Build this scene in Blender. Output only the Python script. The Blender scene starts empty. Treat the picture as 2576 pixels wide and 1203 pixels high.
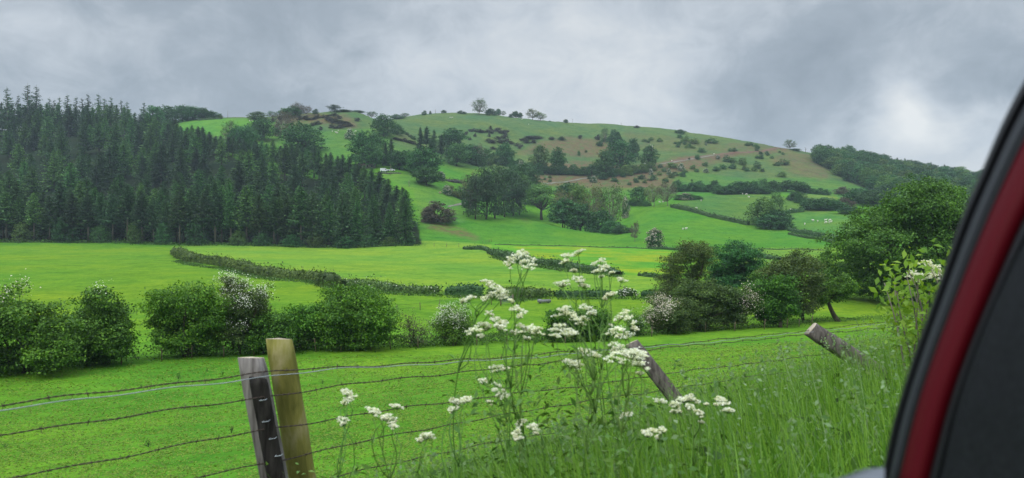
import bpy, math, random
import numpy as np
from mathutils import Vector, Matrix

R = math.radians
scene = bpy.context.scene
col = scene.collection

# ------------------------------------------------------------------ camera
# picture units: 2576 x 1203; eye at the origin, z up, looking along +y
W, H, F, VC = 2576.0, 1203.0, 2022.0, 601.5
HOR = 560.0                                   # row of the true horizon
PITCH = math.atan((HOR - VC) / F)             # a little downwards
cam_d = bpy.data.cameras.new('camera')
cam = bpy.data.objects.new('camera', cam_d)
col.objects.link(cam)
cam_d.sensor_width = 36.0
cam_d.lens = 36.0 * F / W
cam_d.clip_start = 0.05
cam_d.clip_end = 6000
cam.location = (0, 0, 0)
cam.rotation_euler = (R(90) + PITCH, 0, 0)
cam_d.dof.use_dof = True                      # phone camera focused far away
cam_d.dof.focus_distance = 120.0
cam_d.dof.aperture_fstop = cam_d.lens / 1000 / 0.0046
scene.camera = cam
scene.render.resolution_x, scene.render.resolution_y = 1024, 478

# ------------------------------------------------------------------ light and sky
SUN_EL, SUN_AZ = 52.0, -150.0                 # azimuth from +y towards +x: behind the camera, to the left
HAZE = 0.00013
sun_d = bpy.data.lights.new('sun', 'SUN')
sun_d.energy = 1.5
sun_d.angle = R(16)
sun_d.color = (1.0, 0.96, 0.9)
sun = bpy.data.objects.new('sun', sun_d)
col.objects.link(sun)
sd = Vector((math.sin(R(SUN_AZ)) * math.cos(R(SUN_EL)), math.cos(R(SUN_AZ)) * math.cos(R(SUN_EL)), math.sin(R(SUN_EL))))
sun.rotation_euler = sd.to_track_quat('Z', 'Y').to_euler()

scene.view_settings.view_transform = 'Standard'
scene.view_settings.look = 'None'
scene.view_settings.gamma = 1
scene.view_settings.exposure = 0.0
scene.cycles.max_bounces = 6
scene.cycles.diffuse_bounces = 3
scene.cycles.transmission_bounces = 3
scene.cycles.transparent_max_bounces = 4
scene.cycles.volume_bounces = 0
scene.cycles.use_denoising = True

def px_dir(u, v):
    """direction in the world of a picture position"""
    x, y, z = (u - W / 2) / F, 1.0, -(v - VC) / F
    c, s = math.cos(PITCH), math.sin(PITCH)
    return (x, y * c - z * s, y * s + z * c)

world = bpy.data.worlds.new('World')
scene.world = world
world.use_nodes = True
NT = world.node_tree
NT.nodes.clear()
def nd(nt, t, **kw):
    n = nt.nodes.new(t)
    for k, v in kw.items():
        setattr(n, k, v)
    return n
def math_node(nt, op, a, b=None, c=None, clamp=False):
    n = nt.nodes.new('ShaderNodeMath'); n.operation = op; n.use_clamp = clamp
    for i, x in enumerate((a, b, c)):
        if x is None: continue
        if isinstance(x, (int, float)): n.inputs[i].default_value = x
        else: nt.links.new(x, n.inputs[i])
    return n.outputs[0]
def maprange(nt, x, a, b, c, d, smooth=True):
    n = nt.nodes.new('ShaderNodeMapRange')
    n.interpolation_type = 'SMOOTHSTEP' if smooth else 'LINEAR'
    n.inputs[1].default_value, n.inputs[2].default_value, n.inputs[3].default_value, n.inputs[4].default_value = a, b, c, d
    nt.links.new(x, n.inputs[0])
    return n.outputs[0]
def ramp(nt, x, stops):
    n = nt.nodes.new('ShaderNodeValToRGB')
    cr = n.color_ramp
    while len(cr.elements) < len(stops): cr.elements.new(0.5)
    for e, (p, c) in zip(cr.elements, stops):
        e.position = p; e.color = (*c, 1) if len(c) == 3 else c
    nt.links.new(x, n.inputs[0])
    return n.outputs[0]
def mixc(nt, f, a, b, mode='MIX'):
    n = nt.nodes.new('ShaderNodeMix'); n.data_type = 'RGBA'; n.blend_type = mode
    if isinstance(f, (int, float)): n.inputs[0].default_value = f
    else: nt.links.new(f, n.inputs[0])
    for i, x in ((6, a), (7, b)):
        if isinstance(x, tuple): n.inputs[i].default_value = (*x, 1) if len(x) == 3 else x
        else: nt.links.new(x, n.inputs[i])
    return n.outputs[2]

tc = nd(NT, 'ShaderNodeTexCoord').outputs['Generated']
sep = nd(NT, 'ShaderNodeSeparateXYZ'); NT.links.new(tc, sep.inputs[0])
mp = nd(NT, 'ShaderNodeMapping'); NT.links.new(tc, mp.inputs[0])
mp.inputs['Scale'].default_value = (1.0, 1.0, 1.45)
mp.inputs['Location'].default_value = (0.75, 0.4, 1.3)
def wnoise(scale, detail, rough, dist=0.0):
    n = nd(NT, 'ShaderNodeTexNoise')
    n.inputs['Scale'].default_value = scale; n.inputs['Detail'].default_value = detail
    n.inputs['Roughness'].default_value = rough; n.inputs['Distortion'].default_value = dist
    NT.links.new(mp.outputs[0], n.inputs['Vector'])
    return n.outputs[0]
# the cloud deck: thick and thin places of the cloud, each a soft lobe round a direction, broken up by noise
lobes = [(1340, 200, .13, 60), (1650, 40, .05, 60), (1480, 160, .06, 200), (300, 90, -.13, 22), (860, 130, -.12, 60), (640, 40, -.05, 90), (150, 235, .12, 130),
         (420, 245, .06, 200), (1000, 190, .05, 130), (2300, 255, .19, 1300), (2345, 290, .12, 2500), (2430, 335, .34, 1400), (2370, 400, .16, 900), (1880, 190, -.05, 90),
         (2130, 100, -.05, 50), (2060, 300, -.08, 150), (2520, 240, -.12, 900), (1960, 210, -.08, 500), (1150, 20, -.06, 120), (1240, 90, .06, 160), (2500, 60, .02, 60), (1930, 140, -.03, 300),
         (960, 240, .05, 260), (2230, 330, -.03, 500)]
n_big = wnoise(4.2, 7, .56, .35)
n_fine = wnoise(13.0, 7, .62, .5)
wob = nd(NT, 'ShaderNodeTexNoise'); wob.inputs['Scale'].default_value = 5.0; wob.inputs['Detail'].default_value = 5
NT.links.new(mp.outputs[0], wob.inputs['Vector'])
wsub = nd(NT, 'ShaderNodeVectorMath', operation='MULTIPLY_ADD'); NT.links.new(wob.outputs['Color'], wsub.inputs[0])
wsub.inputs[1].default_value = (.20, .20, .20); NT.links.new(tc, wsub.inputs[2])
woff = nd(NT, 'ShaderNodeVectorMath', operation='SUBTRACT'); NT.links.new(wsub.outputs[0], woff.inputs[0]); woff.inputs[1].default_value = (.10, .10, .10)
wn = nd(NT, 'ShaderNodeVectorMath', operation='NORMALIZE'); NT.links.new(woff.outputs[0], wn.inputs[0])
total = None
for (u, v, a, k) in lobes:
    d = Vector(px_dir(u, v)).normalized()
    dt = nd(NT, 'ShaderNodeVectorMath', operation='DOT_PRODUCT'); NT.links.new(wn.outputs[0], dt.inputs[0]); dt.inputs[1].default_value = d
    e = math_node(NT, 'MULTIPLY', math_node(NT, 'SUBTRACT', dt.outputs['Value'], 1.0), float(k))
    e = math_node(NT, 'MULTIPLY', math_node(NT, 'EXPONENT', e), a)
    total = e if total is None else math_node(NT, 'ADD', total, e)
lum = math_node(NT, 'ADD', total, 0.525)
lum = math_node(NT, 'MULTIPLY_ADD', math_node(NT, 'SUBTRACT', n_big, 0.5), 0.62, lum)
lum = math_node(NT, 'MULTIPLY_ADD', math_node(NT, 'SUBTRACT', n_fine, 0.5), 0.46, lum)
cloud = ramp(NT, lum, [(0.16, (.25, .30, .355)), (0.40, (.385, .445, .51)), (0.58, (.58, .635, .695)), (0.90, (.87, .89, .89))])
# an overcast sky is brighter overhead than near the horizon
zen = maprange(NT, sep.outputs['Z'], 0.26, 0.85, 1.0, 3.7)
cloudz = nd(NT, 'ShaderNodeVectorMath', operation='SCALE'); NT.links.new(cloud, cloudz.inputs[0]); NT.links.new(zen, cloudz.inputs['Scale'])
sky = nd(NT, 'ShaderNodeTexSky'); sky.sky_type = 'NISHITA'; sky.sun_disc = False
sky.sun_elevation = R(SUN_EL); sky.sun_rotation = R(SUN_AZ)
bg1 = nd(NT, 'ShaderNodeBackground'); NT.links.new(sky.outputs[0], bg1.inputs[0]); bg1.inputs[1].default_value = 0.08
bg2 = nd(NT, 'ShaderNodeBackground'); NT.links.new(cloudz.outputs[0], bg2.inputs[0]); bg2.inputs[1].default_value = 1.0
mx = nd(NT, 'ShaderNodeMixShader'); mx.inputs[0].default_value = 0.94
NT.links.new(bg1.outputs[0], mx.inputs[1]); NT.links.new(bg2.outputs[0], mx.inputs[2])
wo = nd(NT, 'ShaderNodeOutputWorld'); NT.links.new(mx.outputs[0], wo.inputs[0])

# ------------------------------------------------------------------ helpers
rng = np.random.default_rng(7)
def link(o, parent=None):
    col.objects.link(o)
    if parent is not None: o.parent = parent
    return o
def tag(o, label=None, cat=None, group=None, kind=None):
    if label: o['label'] = label
    if cat: o['category'] = cat
    if group: o['group'] = group
    if kind: o['kind'] = kind
    return o
def empty(name, loc, rz=0.0, scale=(1, 1, 1)):
    o = bpy.data.objects.new(name, None)
    o.location = loc; o.rotation_euler = (0, 0, rz); o.scale = scale
    o.empty_display_size = 0.2
    return link(o)
def mesh_np(name, verts, faces, mats=(), mat_idx=None, smooth=False):
    """faces: list of int arrays (n,3) or (n,4)"""
    if isinstance(faces, np.ndarray): faces = [faces]
    me = bpy.data.meshes.new(name)
    verts = np.asarray(verts, dtype=np.float32)
    faces = [f for f in faces if len(f)]
    nl = sum(f.size for f in faces); npoly = sum(len(f) for f in faces)
    me.vertices.add(len(verts)); me.vertices.foreach_set('co', verts.ravel())
    me.loops.add(nl); me.polygons.add(npoly)
    me.loops.foreach_set('vertex_index', np.concatenate([f.ravel() for f in faces]).astype(np.int32))
    tot = np.concatenate([np.full(len(f), f.shape[1]) for f in faces]).astype(np.int32)
    start = np.concatenate([[0], np.cumsum(tot)[:-1]]).astype(np.int32)
    me.polygons.foreach_set('loop_start', start)
    me.polygons.foreach_set('loop_total', tot)
    for m in mats: me.materials.append(m)
    if mat_idx is not None: me.polygons.foreach_set('material_index', np.asarray(mat_idx, dtype=np.int32))
    if smooth: me.polygons.foreach_set('use_smooth', np.ones(npoly, dtype=bool))
    me.update(calc_edges=True)
    return me
def mesh_obj(name, verts, faces, mat, parent=None, smooth=False):
    me = mesh_np(name, verts, faces, [mat] if not isinstance(mat, (list, tuple)) else mat, smooth=smooth)
    return link(bpy.data.objects.new(name, me), parent)

class MB:
    """collects quads / triangles / tubes into one mesh"""
    def __init__(self): self.v, self.q, self.t, self.n = [], [], [], 0
    def add(self, v, q=None, t=None):
        v = np.asarray(v, dtype=np.float64).reshape(-1, 3)
        if q is not None and len(q): self.q.append(np.asarray(q, dtype=np.int64).reshape(-1, 4) + self.n)
        if t is not None and len(t): self.t.append(np.asarray(t, dtype=np.int64).reshape(-1, 3) + self.n)
        self.v.append(v); self.n += len(v)
    def tube(self, pts, radii, sides=6, cap=True):
        pts = np.asarray(pts, dtype=float); m = len(pts)
        radii = np.broadcast_to(np.asarray(radii, dtype=float), (m,))
        d = np.gradient(pts, axis=0); d /= np.maximum(np.linalg.norm(d, axis=1, keepdims=True), 1e-9)
        ref = np.array([0, 0, 1.0]) if abs(d[0][2]) < .9 else np.array([1.0, 0, 0])
        a = np.cross(d, ref); a /= np.maximum(np.linalg.norm(a, axis=1, keepdims=True), 1e-9)
        b = np.cross(d, a)
        th = np.arange(sides) / sides * 2 * np.pi
        ring = pts[:, None] + radii[:, None, None] * (np.cos(th)[None, :, None] * a[:, None] + np.sin(th)[None, :, None] * b[:, None])
        v = ring.reshape(-1, 3)
        i = np.arange(m - 1)[:, None] * sides; j = np.arange(sides)[None]; j2 = (j + 1) % sides
        q = np.stack([i + j, i + j2, i + sides + j2, i + sides + j], -1).reshape(-1, 4)
        t = []
        if cap:
            v = np.concatenate([v, pts[-1:], pts[:1]]); e = m * sides
            for k in range(sides):
                t.append((e, (m - 1) * sides + k, (m - 1) * sides + (k + 1) % sides)); t.append((e + 1, (k + 1) % sides, k))
        self.add(v, q, t)
    def box(self, c, s, rz=0.0):
        c = np.asarray(c, float); s = np.asarray(s, float) / 2
        k = np.array([(-1, -1, -1), (1, -1, -1), (1, 1, -1), (-1, 1, -1), (-1, -1, 1), (1, -1, 1), (1, 1, 1), (-1, 1, 1)], float) * s
        cs, sn = math.cos(rz), math.sin(rz)
        k = np.stack([k[:, 0] * cs - k[:, 1] * sn, k[:, 0] * sn + k[:, 1] * cs, k[:, 2]], 1)
        self.add(k + c, [(0, 3, 2, 1), (4, 5, 6, 7), (0, 1, 5, 4), (1, 2, 6, 5), (2, 3, 7, 6), (3, 0, 4, 7)])
    def faces(self):
        f = []
        if self.q: f.append(np.concatenate(self.q))
        if self.t: f.append(np.concatenate(self.t))
        return f
    def mesh(self, name, mat, smooth=False):
        return mesh_np(name, np.concatenate(self.v), self.faces(), [mat], smooth=smooth)
    def obj(self, name, mat, parent=None, smooth=False):
        return link(bpy.data.objects.new(name, self.mesh(name, mat, smooth)), parent)

def unit(a): return a / np.maximum(np.linalg.norm(a, axis=-1, keepdims=True), 1e-9)
def leaf_quads(c, nrm, size, r, aspect=.62, bend=.18):
    """one bent lozenge per leaf spray"""
    n = len(c); size = np.broadcast_to(np.asarray(size, float), (n,))[:, None]
    nrm = unit(nrm)
    t = unit(np.cross(nrm, unit(r.normal(size=(n, 3)))))
    b = np.cross(nrm, t)
    up = nrm * size * bend
    v = np.stack([c - t * size * .5 - up * .5, c + b * size * .5 * aspect + up * .3, c + t * size * .5 - up * .5, c - b * size * .5 * aspect + up * .3], 1)
    return v.reshape(-1, 3), np.arange(4 * n).reshape(n, 4)

def hash2(ix, iy, seed):
    h = (ix.astype(np.int64) * 374761393 + iy.astype(np.int64) * 668265263 + seed * 1442695041) & 0xffffffff
    h = ((h ^ (h >> 13)) * 1274126177) & 0xffffffff
    return ((h ^ (h >> 16)) & 0xffffff) / float(0xffffff)
def vnoise(x, y, seed=0):
    x = np.asarray(x, float); y = np.asarray(y, float)
    ix, iy = np.floor(x), np.floor(y); fx, fy = x - ix, y - iy
    fx = fx * fx * (3 - 2 * fx); fy = fy * fy * (3 - 2 * fy)
    a = hash2(ix, iy, seed); b = hash2(ix + 1, iy, seed); c = hash2(ix, iy + 1, seed); d = hash2(ix + 1, iy + 1, seed)
    return (a * (1 - fx) + b * fx) * (1 - fy) + (c * (1 - fx) + d * fx) * fy
def fbm(x, y, seed=0, octs=4):
    s, a, t = 0.0, 1.0, 0.0
    for i in range(octs):
        s = s + a * (vnoise(x * 2 ** i + 17.3 * i, y * 2 ** i - 9.1 * i, seed + i) - .5); t += a; a *= .5
    return s / t
def smooth(x, a, b):
    t = np.clip((x - a) / (b - a), 0, 1); return t * t * (3 - 2 * t)

# ------------------------------------------------------------------ materials
def principled(name, rough=.8, spec=.2):
    m = bpy.data.materials.new(name); m.use_nodes = True
    p = m.node_tree.nodes['Principled BSDF']
    p.inputs['Roughness'].default_value = rough
    p.inputs['Specular IOR Level'].default_value = spec
    return m, m.node_tree, p
def noise_node(nt, scale, detail=3, rough=.5, vec=None, dist=0.0):
    n = nt.nodes.new('ShaderNodeTexNoise')
    n.inputs['Scale'].default_value = scale; n.inputs['Detail'].default_value = detail; n.inputs['Roughness'].default_value = rough
    n.inputs['Distortion'].default_value = dist
    if vec is not None: nt.links.new(vec, n.inputs['Vector'])
    return n.outputs[0]
def leaf_mat(name, dark, mid, light, transl=.25, objvar=.35, clump=None, rough=.55):
    m, nt, p = principled(name, rough, .25)
    geo = nt.nodes.new('ShaderNodeNewGeometry'); oi = nt.nodes.new('ShaderNodeObjectInfo')
    c = ramp(nt, geo.outputs['Random Per Island'], [(0.0, dark), (0.45, mid), (1.0, light)])
    if clump:
        k = noise_node(nt, clump, 2, .5, geo.outputs['Position'])
        c = mixc(nt, 1.0, c, ramp(nt, k, [(.3, (.62, .66, .7)), (.7, (1.25, 1.2, 1.0))]), 'MULTIPLY')
    hv = nt.nodes.new('ShaderNodeHueSaturation')
    nt.links.new(c, hv.inputs['Color'])
    nt.links.new(maprange(nt, oi.outputs['Random'], 0, 1, 1 - objvar, 1 + objvar, False), hv.inputs['Value'])
    r2 = math_node(nt, 'FRACT', math_node(nt, 'MULTIPLY', oi.outputs['Random'], 7.31))
    nt.links.new(maprange(nt, r2, 0, 1, .485, .515, False), hv.inputs['Hue'])
    nt.links.new(hv.outputs[0], p.inputs['Base Color'])
    tr = nt.nodes.new('ShaderNodeBsdfTranslucent')
    nt.links.new(mixc(nt, 1.0, hv.outputs[0], (1.15, 1.1, .5), 'MULTIPLY'), tr.inputs[0])
    ms = nt.nodes.new('ShaderNodeMixShader'); ms.inputs[0].default_value = transl
    nt.links.new(p.outputs[0], ms.inputs[1]); nt.links.new(tr.outputs[0], ms.inputs[2])
    nt.links.new(ms.outputs[0], nt.nodes['Material Output'].inputs[0])
    return m
def noisy_mat(name, a, b, scale=8.0, rough=.85, stretch=(1, 1, 1), bump=.3, spec=.15, c=None):
    m, nt, p = principled(name, rough, spec)
    t = nt.nodes.new('ShaderNodeTexCoord'); mp = nt.nodes.new('ShaderNodeMapping'); mp.inputs['Scale'].default_value = stretch
    nt.links.new(t.outputs['Object'], mp.inputs[0])
    n = noise_node(nt, scale, 6, .6, mp.outputs[0], .4)
    stops = [(.32, a), (.68, b)] if c is None else [(.28, a), (.5, b), (.72, c)]
    nt.links.new(ramp(nt, n, stops), p.inputs['Base Color'])
    if bump:
        bm = nt.nodes.new('ShaderNodeBump'); bm.inputs['Strength'].default_value = bump; bm.inputs['Distance'].default_value = .02
        nt.links.new(n, bm.inputs['Height']); nt.links.new(bm.outputs[0], p.inputs['Normal'])
    return m
M = {}
M['hawthorn'] = leaf_mat('hawthorn_leaf', (0.032, 0.090, 0.012), (0.068, 0.176, 0.022), (0.154, 0.316, 0.036), .3, .12, .55)
M['hawthorn_bright'] = leaf_mat('bright_hawthorn_leaf', (0.036, 0.113, 0.012), (0.074, 0.212, 0.022), (0.166, 0.356, 0.036), .3, .1, .55)
M['ash'] = leaf_mat('olive_leaf', (0.040, 0.077, 0.020), (0.077, 0.131, 0.033), (0.150, 0.213, 0.056), .3, .12, .5)
M['sycamore'] = leaf_mat('sycamore_leaf', (0.018, 0.074, 0.020), (0.036, 0.131, 0.033), (0.076, 0.221, 0.051), .2, .1, .5)
M['bigtree'] = leaf_mat('big_tree_leaf', (0.035, 0.088, 0.013), (0.070, 0.155, 0.023), (0.148, 0.278, 0.043), .3, .1, .3)
M['broad'] = leaf_mat('broad_leaf', (0.021, 0.074, 0.021), (0.039, 0.122, 0.033), (0.075, 0.200, 0.051), .22, .3)
M['broad_light'] = leaf_mat('light_broad_leaf', (0.050, 0.115, 0.027), (0.088, 0.181, 0.043), (0.150, 0.263, 0.062), .3, .25)
M['broad_olive'] = leaf_mat('spring_leaf', (0.077, 0.103, 0.035), (0.122, 0.150, 0.053), (0.188, 0.213, 0.077), .3, .22)
M['broad_brown'] = leaf_mat('bronze_leaf', (0.060, 0.053, 0.036), (0.098, 0.084, 0.055), (0.138, 0.120, 0.074), .2, .2)
M['pine'] = leaf_mat('pine_needles', (0.021, 0.054, 0.022), (0.036, 0.087, 0.033), (0.063, 0.132, 0.045), .15, .25)
M['spruce'] = leaf_mat('spruce_needles', (0.024, 0.073, 0.024), (0.050, 0.134, 0.037), (0.151, 0.332, 0.073), .15, .5)
M['spruce_dark'] = leaf_mat('dark_spruce_needles', (0.020, 0.058, 0.026), (0.041, 0.098, 0.036), (0.081, 0.166, 0.055), .15, .42)
M['gorse'] = leaf_mat('gorse_twigs', (0.026, 0.029, 0.024), (0.048, 0.050, 0.038), (0.078, 0.084, 0.048), .1, .3)
M['hedge'] = leaf_mat('hedge_leaf', (0.034, 0.069, 0.016), (0.069, 0.132, 0.028), (0.138, 0.218, 0.046), .25, .15, .35)
M['hedge_far'] = leaf_mat('far_hedge_leaf', (0.021, 0.060, 0.018), (0.039, 0.099, 0.026), (0.072, 0.156, 0.039), .2, .15)
M['blossom'] = leaf_mat('white_blossom', (.5, .52, .44), (.68, .69, .62), (.82, .82, .78), .3, .08)
M['blossom_pink'] = leaf_mat('faded_blossom', (.4, .36, .29), (.56, .5, .43), (.72, .67, .6), .3, .08)
M['twigs'] = leaf_mat('dead_twigs', (.05, .045, .03), (.09, .08, .05), (.13, .12, .07), .1, .2)
M['undergrowth'] = leaf_mat('undergrowth_leaf', (0.024, 0.060, 0.010), (0.054, 0.126, 0.018), (0.108, 0.216, 0.036), .3, .1)
M['grass'] = leaf_mat('grass_blade', (0.075, 0.149, 0.010), (0.141, 0.248, 0.019), (0.248, 0.337, 0.040), .35, .1)
M['tall_grass'] = leaf_mat('tall_grass_blade', (0.043, 0.148, 0.013), (0.092, 0.254, 0.025), (0.189, 0.380, 0.059), .4, .1)
M['seed_head'] = leaf_mat('grass_seed_head', (0.128, 0.234, 0.080), (0.208, 0.324, 0.136), (0.304, 0.414, 0.216), .4, .1)
M['umbel'] = leaf_mat('cow_parsley_flower', (.62, .66, .5), (.76, .79, .66), (.86, .87, .8), .35, .06)
M['stem'] = leaf_mat('plant_stem', (.07, .16, .03), (.11, .22, .045), (.15, .28, .06), .2, .1)
M['elder'] = leaf_mat('young_shrub_leaf', (.1, .22, .02), (.2, .36, .04), (.3, .46, .07), .45, .08)
M['bark'] = noisy_mat('bark', (.035, .03, .022), (.085, .072, .052), 6, .9, (1, 1, .3), .5)
M['bark_pale'] = noisy_mat('pale_bark', (.13, .11, .09), (.27, .24, .195), 6, .9, (1, 1, .3), .4)
M['stake'] = noisy_mat('fence_stake', (.09, .07, .045), (.2, .165, .11), 9, .9, (1, 1, .2), .3)
# ------------------------------------------------------------------ the lie of the land
# the field fence beside the road: a point on it, its direction, and the side the fields are on
FA = np.array([-0.98, 3.3]); FD = np.array([.687, .7267]); FN = np.array([-.7267, .687])
def fence_ns(x, y):
    dx, dy = np.asarray(x, float) - FA[0], np.asarray(y, float) - FA[1]
    return dx * FN[0] + dy * FN[1], dx * FD[0] + dy * FD[1]
def z_near(x, y):
    n, s = fence_ns(x, y)
    g = np.where(s < 6, -1.66 - .065 * s, -2.05 - .02 * (s - 6))
    p = np.interp(n, [-60, -2.6, -1.6, 0, 2, 5.3, 10.8, 17.6, 35, 50, 70], [.3, .3, .2, 0, -.75, -2.1, -3.4, -4.7, -7.2, -8.4, -8.6])
    return g + p
columns = {
 0: [(55, 940), (119, 735), (243, 640), (323, 608), (400, 535), (500, 440), (650, 328), (720, 335), (1000, 440), (1500, 490)],
 400: [(60, 910), (119, 735), (243, 640), (323, 612), (400, 540), (500, 445), (600, 368), (700, 312), (800, 330), (1000, 430), (1500, 490)],
 560: [(63, 895), (119, 735), (243, 640), (323, 614), (420, 525), (520, 420), (600, 350), (700, 297), (800, 320), (1000, 420), (1500, 480)],
 760: [(65, 884), (119, 735), (243, 640), (323, 617), (420, 530), (520, 425), (600, 358), (660, 318), (700, 288), (800, 315), (1000, 420), (1500, 480)],
 900: [(67, 874), (119, 735), (323, 618), (400, 540), (460, 470), (560, 388), (640, 335), (705, 282), (760, 295), (900, 330), (1100, 420), (1500, 470)],
 1000: [(70, 868), (119, 735), (240, 650), (300, 624), (360, 575), (430, 490), (480, 438), (560, 395), (650, 345), (720, 325), (860, 298), (1000, 330), (1500, 440)],
 1120: [(72, 862), (119, 736), (240, 650), (300, 624), (330, 608), (370, 575), (420, 520), (480, 470), (540, 440), (600, 405), (650, 385), (720, 345), (800, 315), (880, 284), (960, 292), (1100, 350), (1500, 440)],
 1250: [(74, 852), (119, 736), (240, 651), (300, 624), (335, 612), (380, 580), (425, 549), (452, 553), (500, 520), (540, 475), (600, 430), (700, 385), (800, 325), (890, 289), (980, 302), (1200, 370), (1500, 430)],
 1370: [(76, 846), (119, 738), (240, 652), (330, 616), (380, 590), (430, 562), (458, 568), (500, 540), (560, 485), (620, 455), (700, 405), (790, 350), (890, 304), (980, 317), (1500, 430)],
 1500: [(78, 838), (119, 740), (220, 660), (320, 621), (370, 604), (420, 584), (446, 592), (500, 556), (560, 495), (620, 462), (700, 420), (790, 365), (880, 314), (980, 328), (1500, 440)],
 1650: [(82, 828), (119, 742), (200, 672), (310, 625), (380, 580), (470, 522), (560, 490), (620, 468), (700, 415), (780, 370), (860, 325), (960, 340), (1500, 450)],
 1800: [(85, 820), (125, 735), (310, 627), (380, 592), (450, 547), (550, 492), (620, 468), (700, 420), (780, 375), (840, 345), (940, 358), (1500, 460)],
 2000: [(88, 811), (130, 725), (300, 632), (350, 600), (430, 568), (560, 488), (640, 465), (720, 420), (820, 378), (930, 392), (1500, 470)],
 2150: [(92, 806), (140, 715), (300, 632), (350, 605), (450, 540), (560, 500), (650, 470), (740, 440), (830, 412), (900, 400), (1000, 412), (1500, 480)],
 2350: [(95, 800), (150, 705), (300, 632), (400, 570), (560, 510), (700, 470), (850, 445), (950, 430), (1100, 440), (1500, 490)],
}
columns[-1100] = columns[0]
columns[2700] = [(95, 800), (150, 705), (300, 635), (400, 580), (560, 530), (700, 490), (950, 455), (1100, 462), (1500, 500)]
columns[3800] = columns[2700]
P_, w_ = [], []
def pv(v):                                    # slope of the sight line through a picture row
    a = px_dir(W / 2, v); return a[2] / a[1]
for u, lst in columns.items():
    t = (u - W / 2) / F
    for d, v in lst:
        P_.append((t * 1.6, math.log(d))); w_.append(pv(v))
    for d in (7, 12, 18, 27, 40):
        P_.append((t * 1.6, math.log(d))); w_.append(float(z_near(t * d, d)) / d)
P_ = np.array(P_); w_ = np.array(w_)
def tps_k(r2): return np.where(r2 > 1e-12, .5 * r2 * np.log(np.maximum(r2, 1e-12)), 0)
_K = tps_k(((P_[:, None] - P_[None]) ** 2).sum(-1)) + np.eye(len(P_)) * 2e-4
_A = np.concatenate([np.ones((len(P_), 1)), P_], 1)
_S = np.block([[_K, _A], [_A.T, np.zeros((3, 3))]])
_C = np.linalg.solve(_S, np.concatenate([w_, np.zeros(3)]))
def height(x, y):
    x = np.atleast_1d(np.asarray(x, float)); y = np.atleast_1d(np.asarray(y, float))
    shp = x.shape; x = x.ravel(); y = y.ravel()
    yy = np.maximum(y, 4.0)
    q = np.stack([np.clip(x / yy, -1.4, 1.4) * 1.6, np.log(yy)], 1)
    out = np.empty(len(q))
    for i in range(0, len(q), 20000):
        s = q[i:i + 20000]
        out[i:i + 20000] = tps_k(((s[:, None] - P_[None]) ** 2).sum(-1)) @ _C[:-3] + _C[-3] + s @ _C[-2:]
    z = out * yy
    k = smooth(y, 8, 16)
    z = z * k + z_near(x, y) * (1 - k)
    amp = np.clip(y, 0, 900)
    z = z + fbm(x / 60, y / 60, 3) * .010 * np.clip(amp - 60, 0, 900) * .55 + fbm(x / 9, y / 9, 11) * .0022 * amp + fbm(x / 1.7, y / 1.7, 23, 3) * .10 * smooth(y, 3, 10)
    return z.reshape(shp)
_ds = np.exp(np.linspace(math.log(3.0), math.log(1500), 900))
def ray(u, v):
    """first ground point under a picture position -> (x, y, z)"""
    dx, dy, dz = px_dir(u, v)
    x = dx / dy * _ds; z = dz / dy * _ds
    g = height(x, _ds)
    below = np.nonzero(z < g)[0]
    if len(below) == 0 or below[0] == 0:
        i = int(np.argmin(z - g)); d = _ds[i]
    else:
        i = below[0]; a, b = z[i - 1] - g[i - 1], z[i] - g[i]
        d = _ds[i - 1] + (_ds[i] - _ds[i - 1]) * a / (a - b)
    return np.array([dx / dy * d, d, float(height(dx / dy * d, d)[0])])
def at(u, d):
    x = (u - W / 2) / F * d
    return np.array([x, d, float(height(x, d)[0])])
def project(p):
    p = np.asarray(p, float); c, s = math.cos(PITCH), math.sin(PITCH)
    x, y, z = p[..., 0], p[..., 1], p[..., 2]
    f = np.maximum(y * c + z * s, 1e-3); up = -y * s + z * c
    return W / 2 + F * x / f, VC - F * up / f

# ground sheet: a fan of rows that gets coarser with distance
tt = np.linspace(-1.25, 1.25, 900)
tt = np.sign(tt) * (np.abs(tt) * .8 + .2 * np.abs(tt) ** 2 * .8)
ys = np.concatenate([np.linspace(-7, 3, 12)[:-1], np.exp(np.linspace(math.log(3), math.log(60), 220))[:-1],
                     np.exp(np.linspace(math.log(60), math.log(300), 200))[:-1], np.exp(np.linspace(math.log(300), math.log(960), 330))[:-1],
                     np.exp(np.linspace(math.log(960), math.log(1600), 30))])
GX = tt[None] * (ys[:, None] + 9); GY = np.repeat(ys[:, None], len(tt), 1)
GZ = height(GX, GY)
PU, PV = project(np.stack([GX, GY, GZ], -1))
def inpoly(u, v, poly):
    poly = np.asarray(poly, float); r = np.zeros(u.shape, bool); j = len(poly) - 1
    for i in range(len(poly)):
        (x1, y1), (x2, y2) = poly[i], poly[j]
        c = ((y1 > v) != (y2 > v)) & (u < (x2 - x1) * (v - y1) / (y2 - y1 + 1e-12) + x1)
        r ^= c; j = i
    return r
def region(poly, d0, d1, wob=5.0, wl=18.0, soft=4.0):
    """cover of a patch of ground, outlined where it lies, with a ragged soft edge"""
    out = np.zeros(GX.shape)
    m = (GY > d0) & (GY < d1)
    x, y = GX[m], GY[m]; k = 2022 / y
    du = fbm(x / wl, y / wl, 31) * wob * 2; dv = fbm(x / wl, y / wl, 47) * wob
    acc = 0
    for ou, ov in ((0, 0), (soft, 0), (-soft, 0), (0, soft * .5), (0, -soft * .5)):
        acc = acc + inpoly(PU[m] + du + ou, PV[m] + dv + ov, poly)
    out[m] = acc / 5
    return out[..., None]
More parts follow.
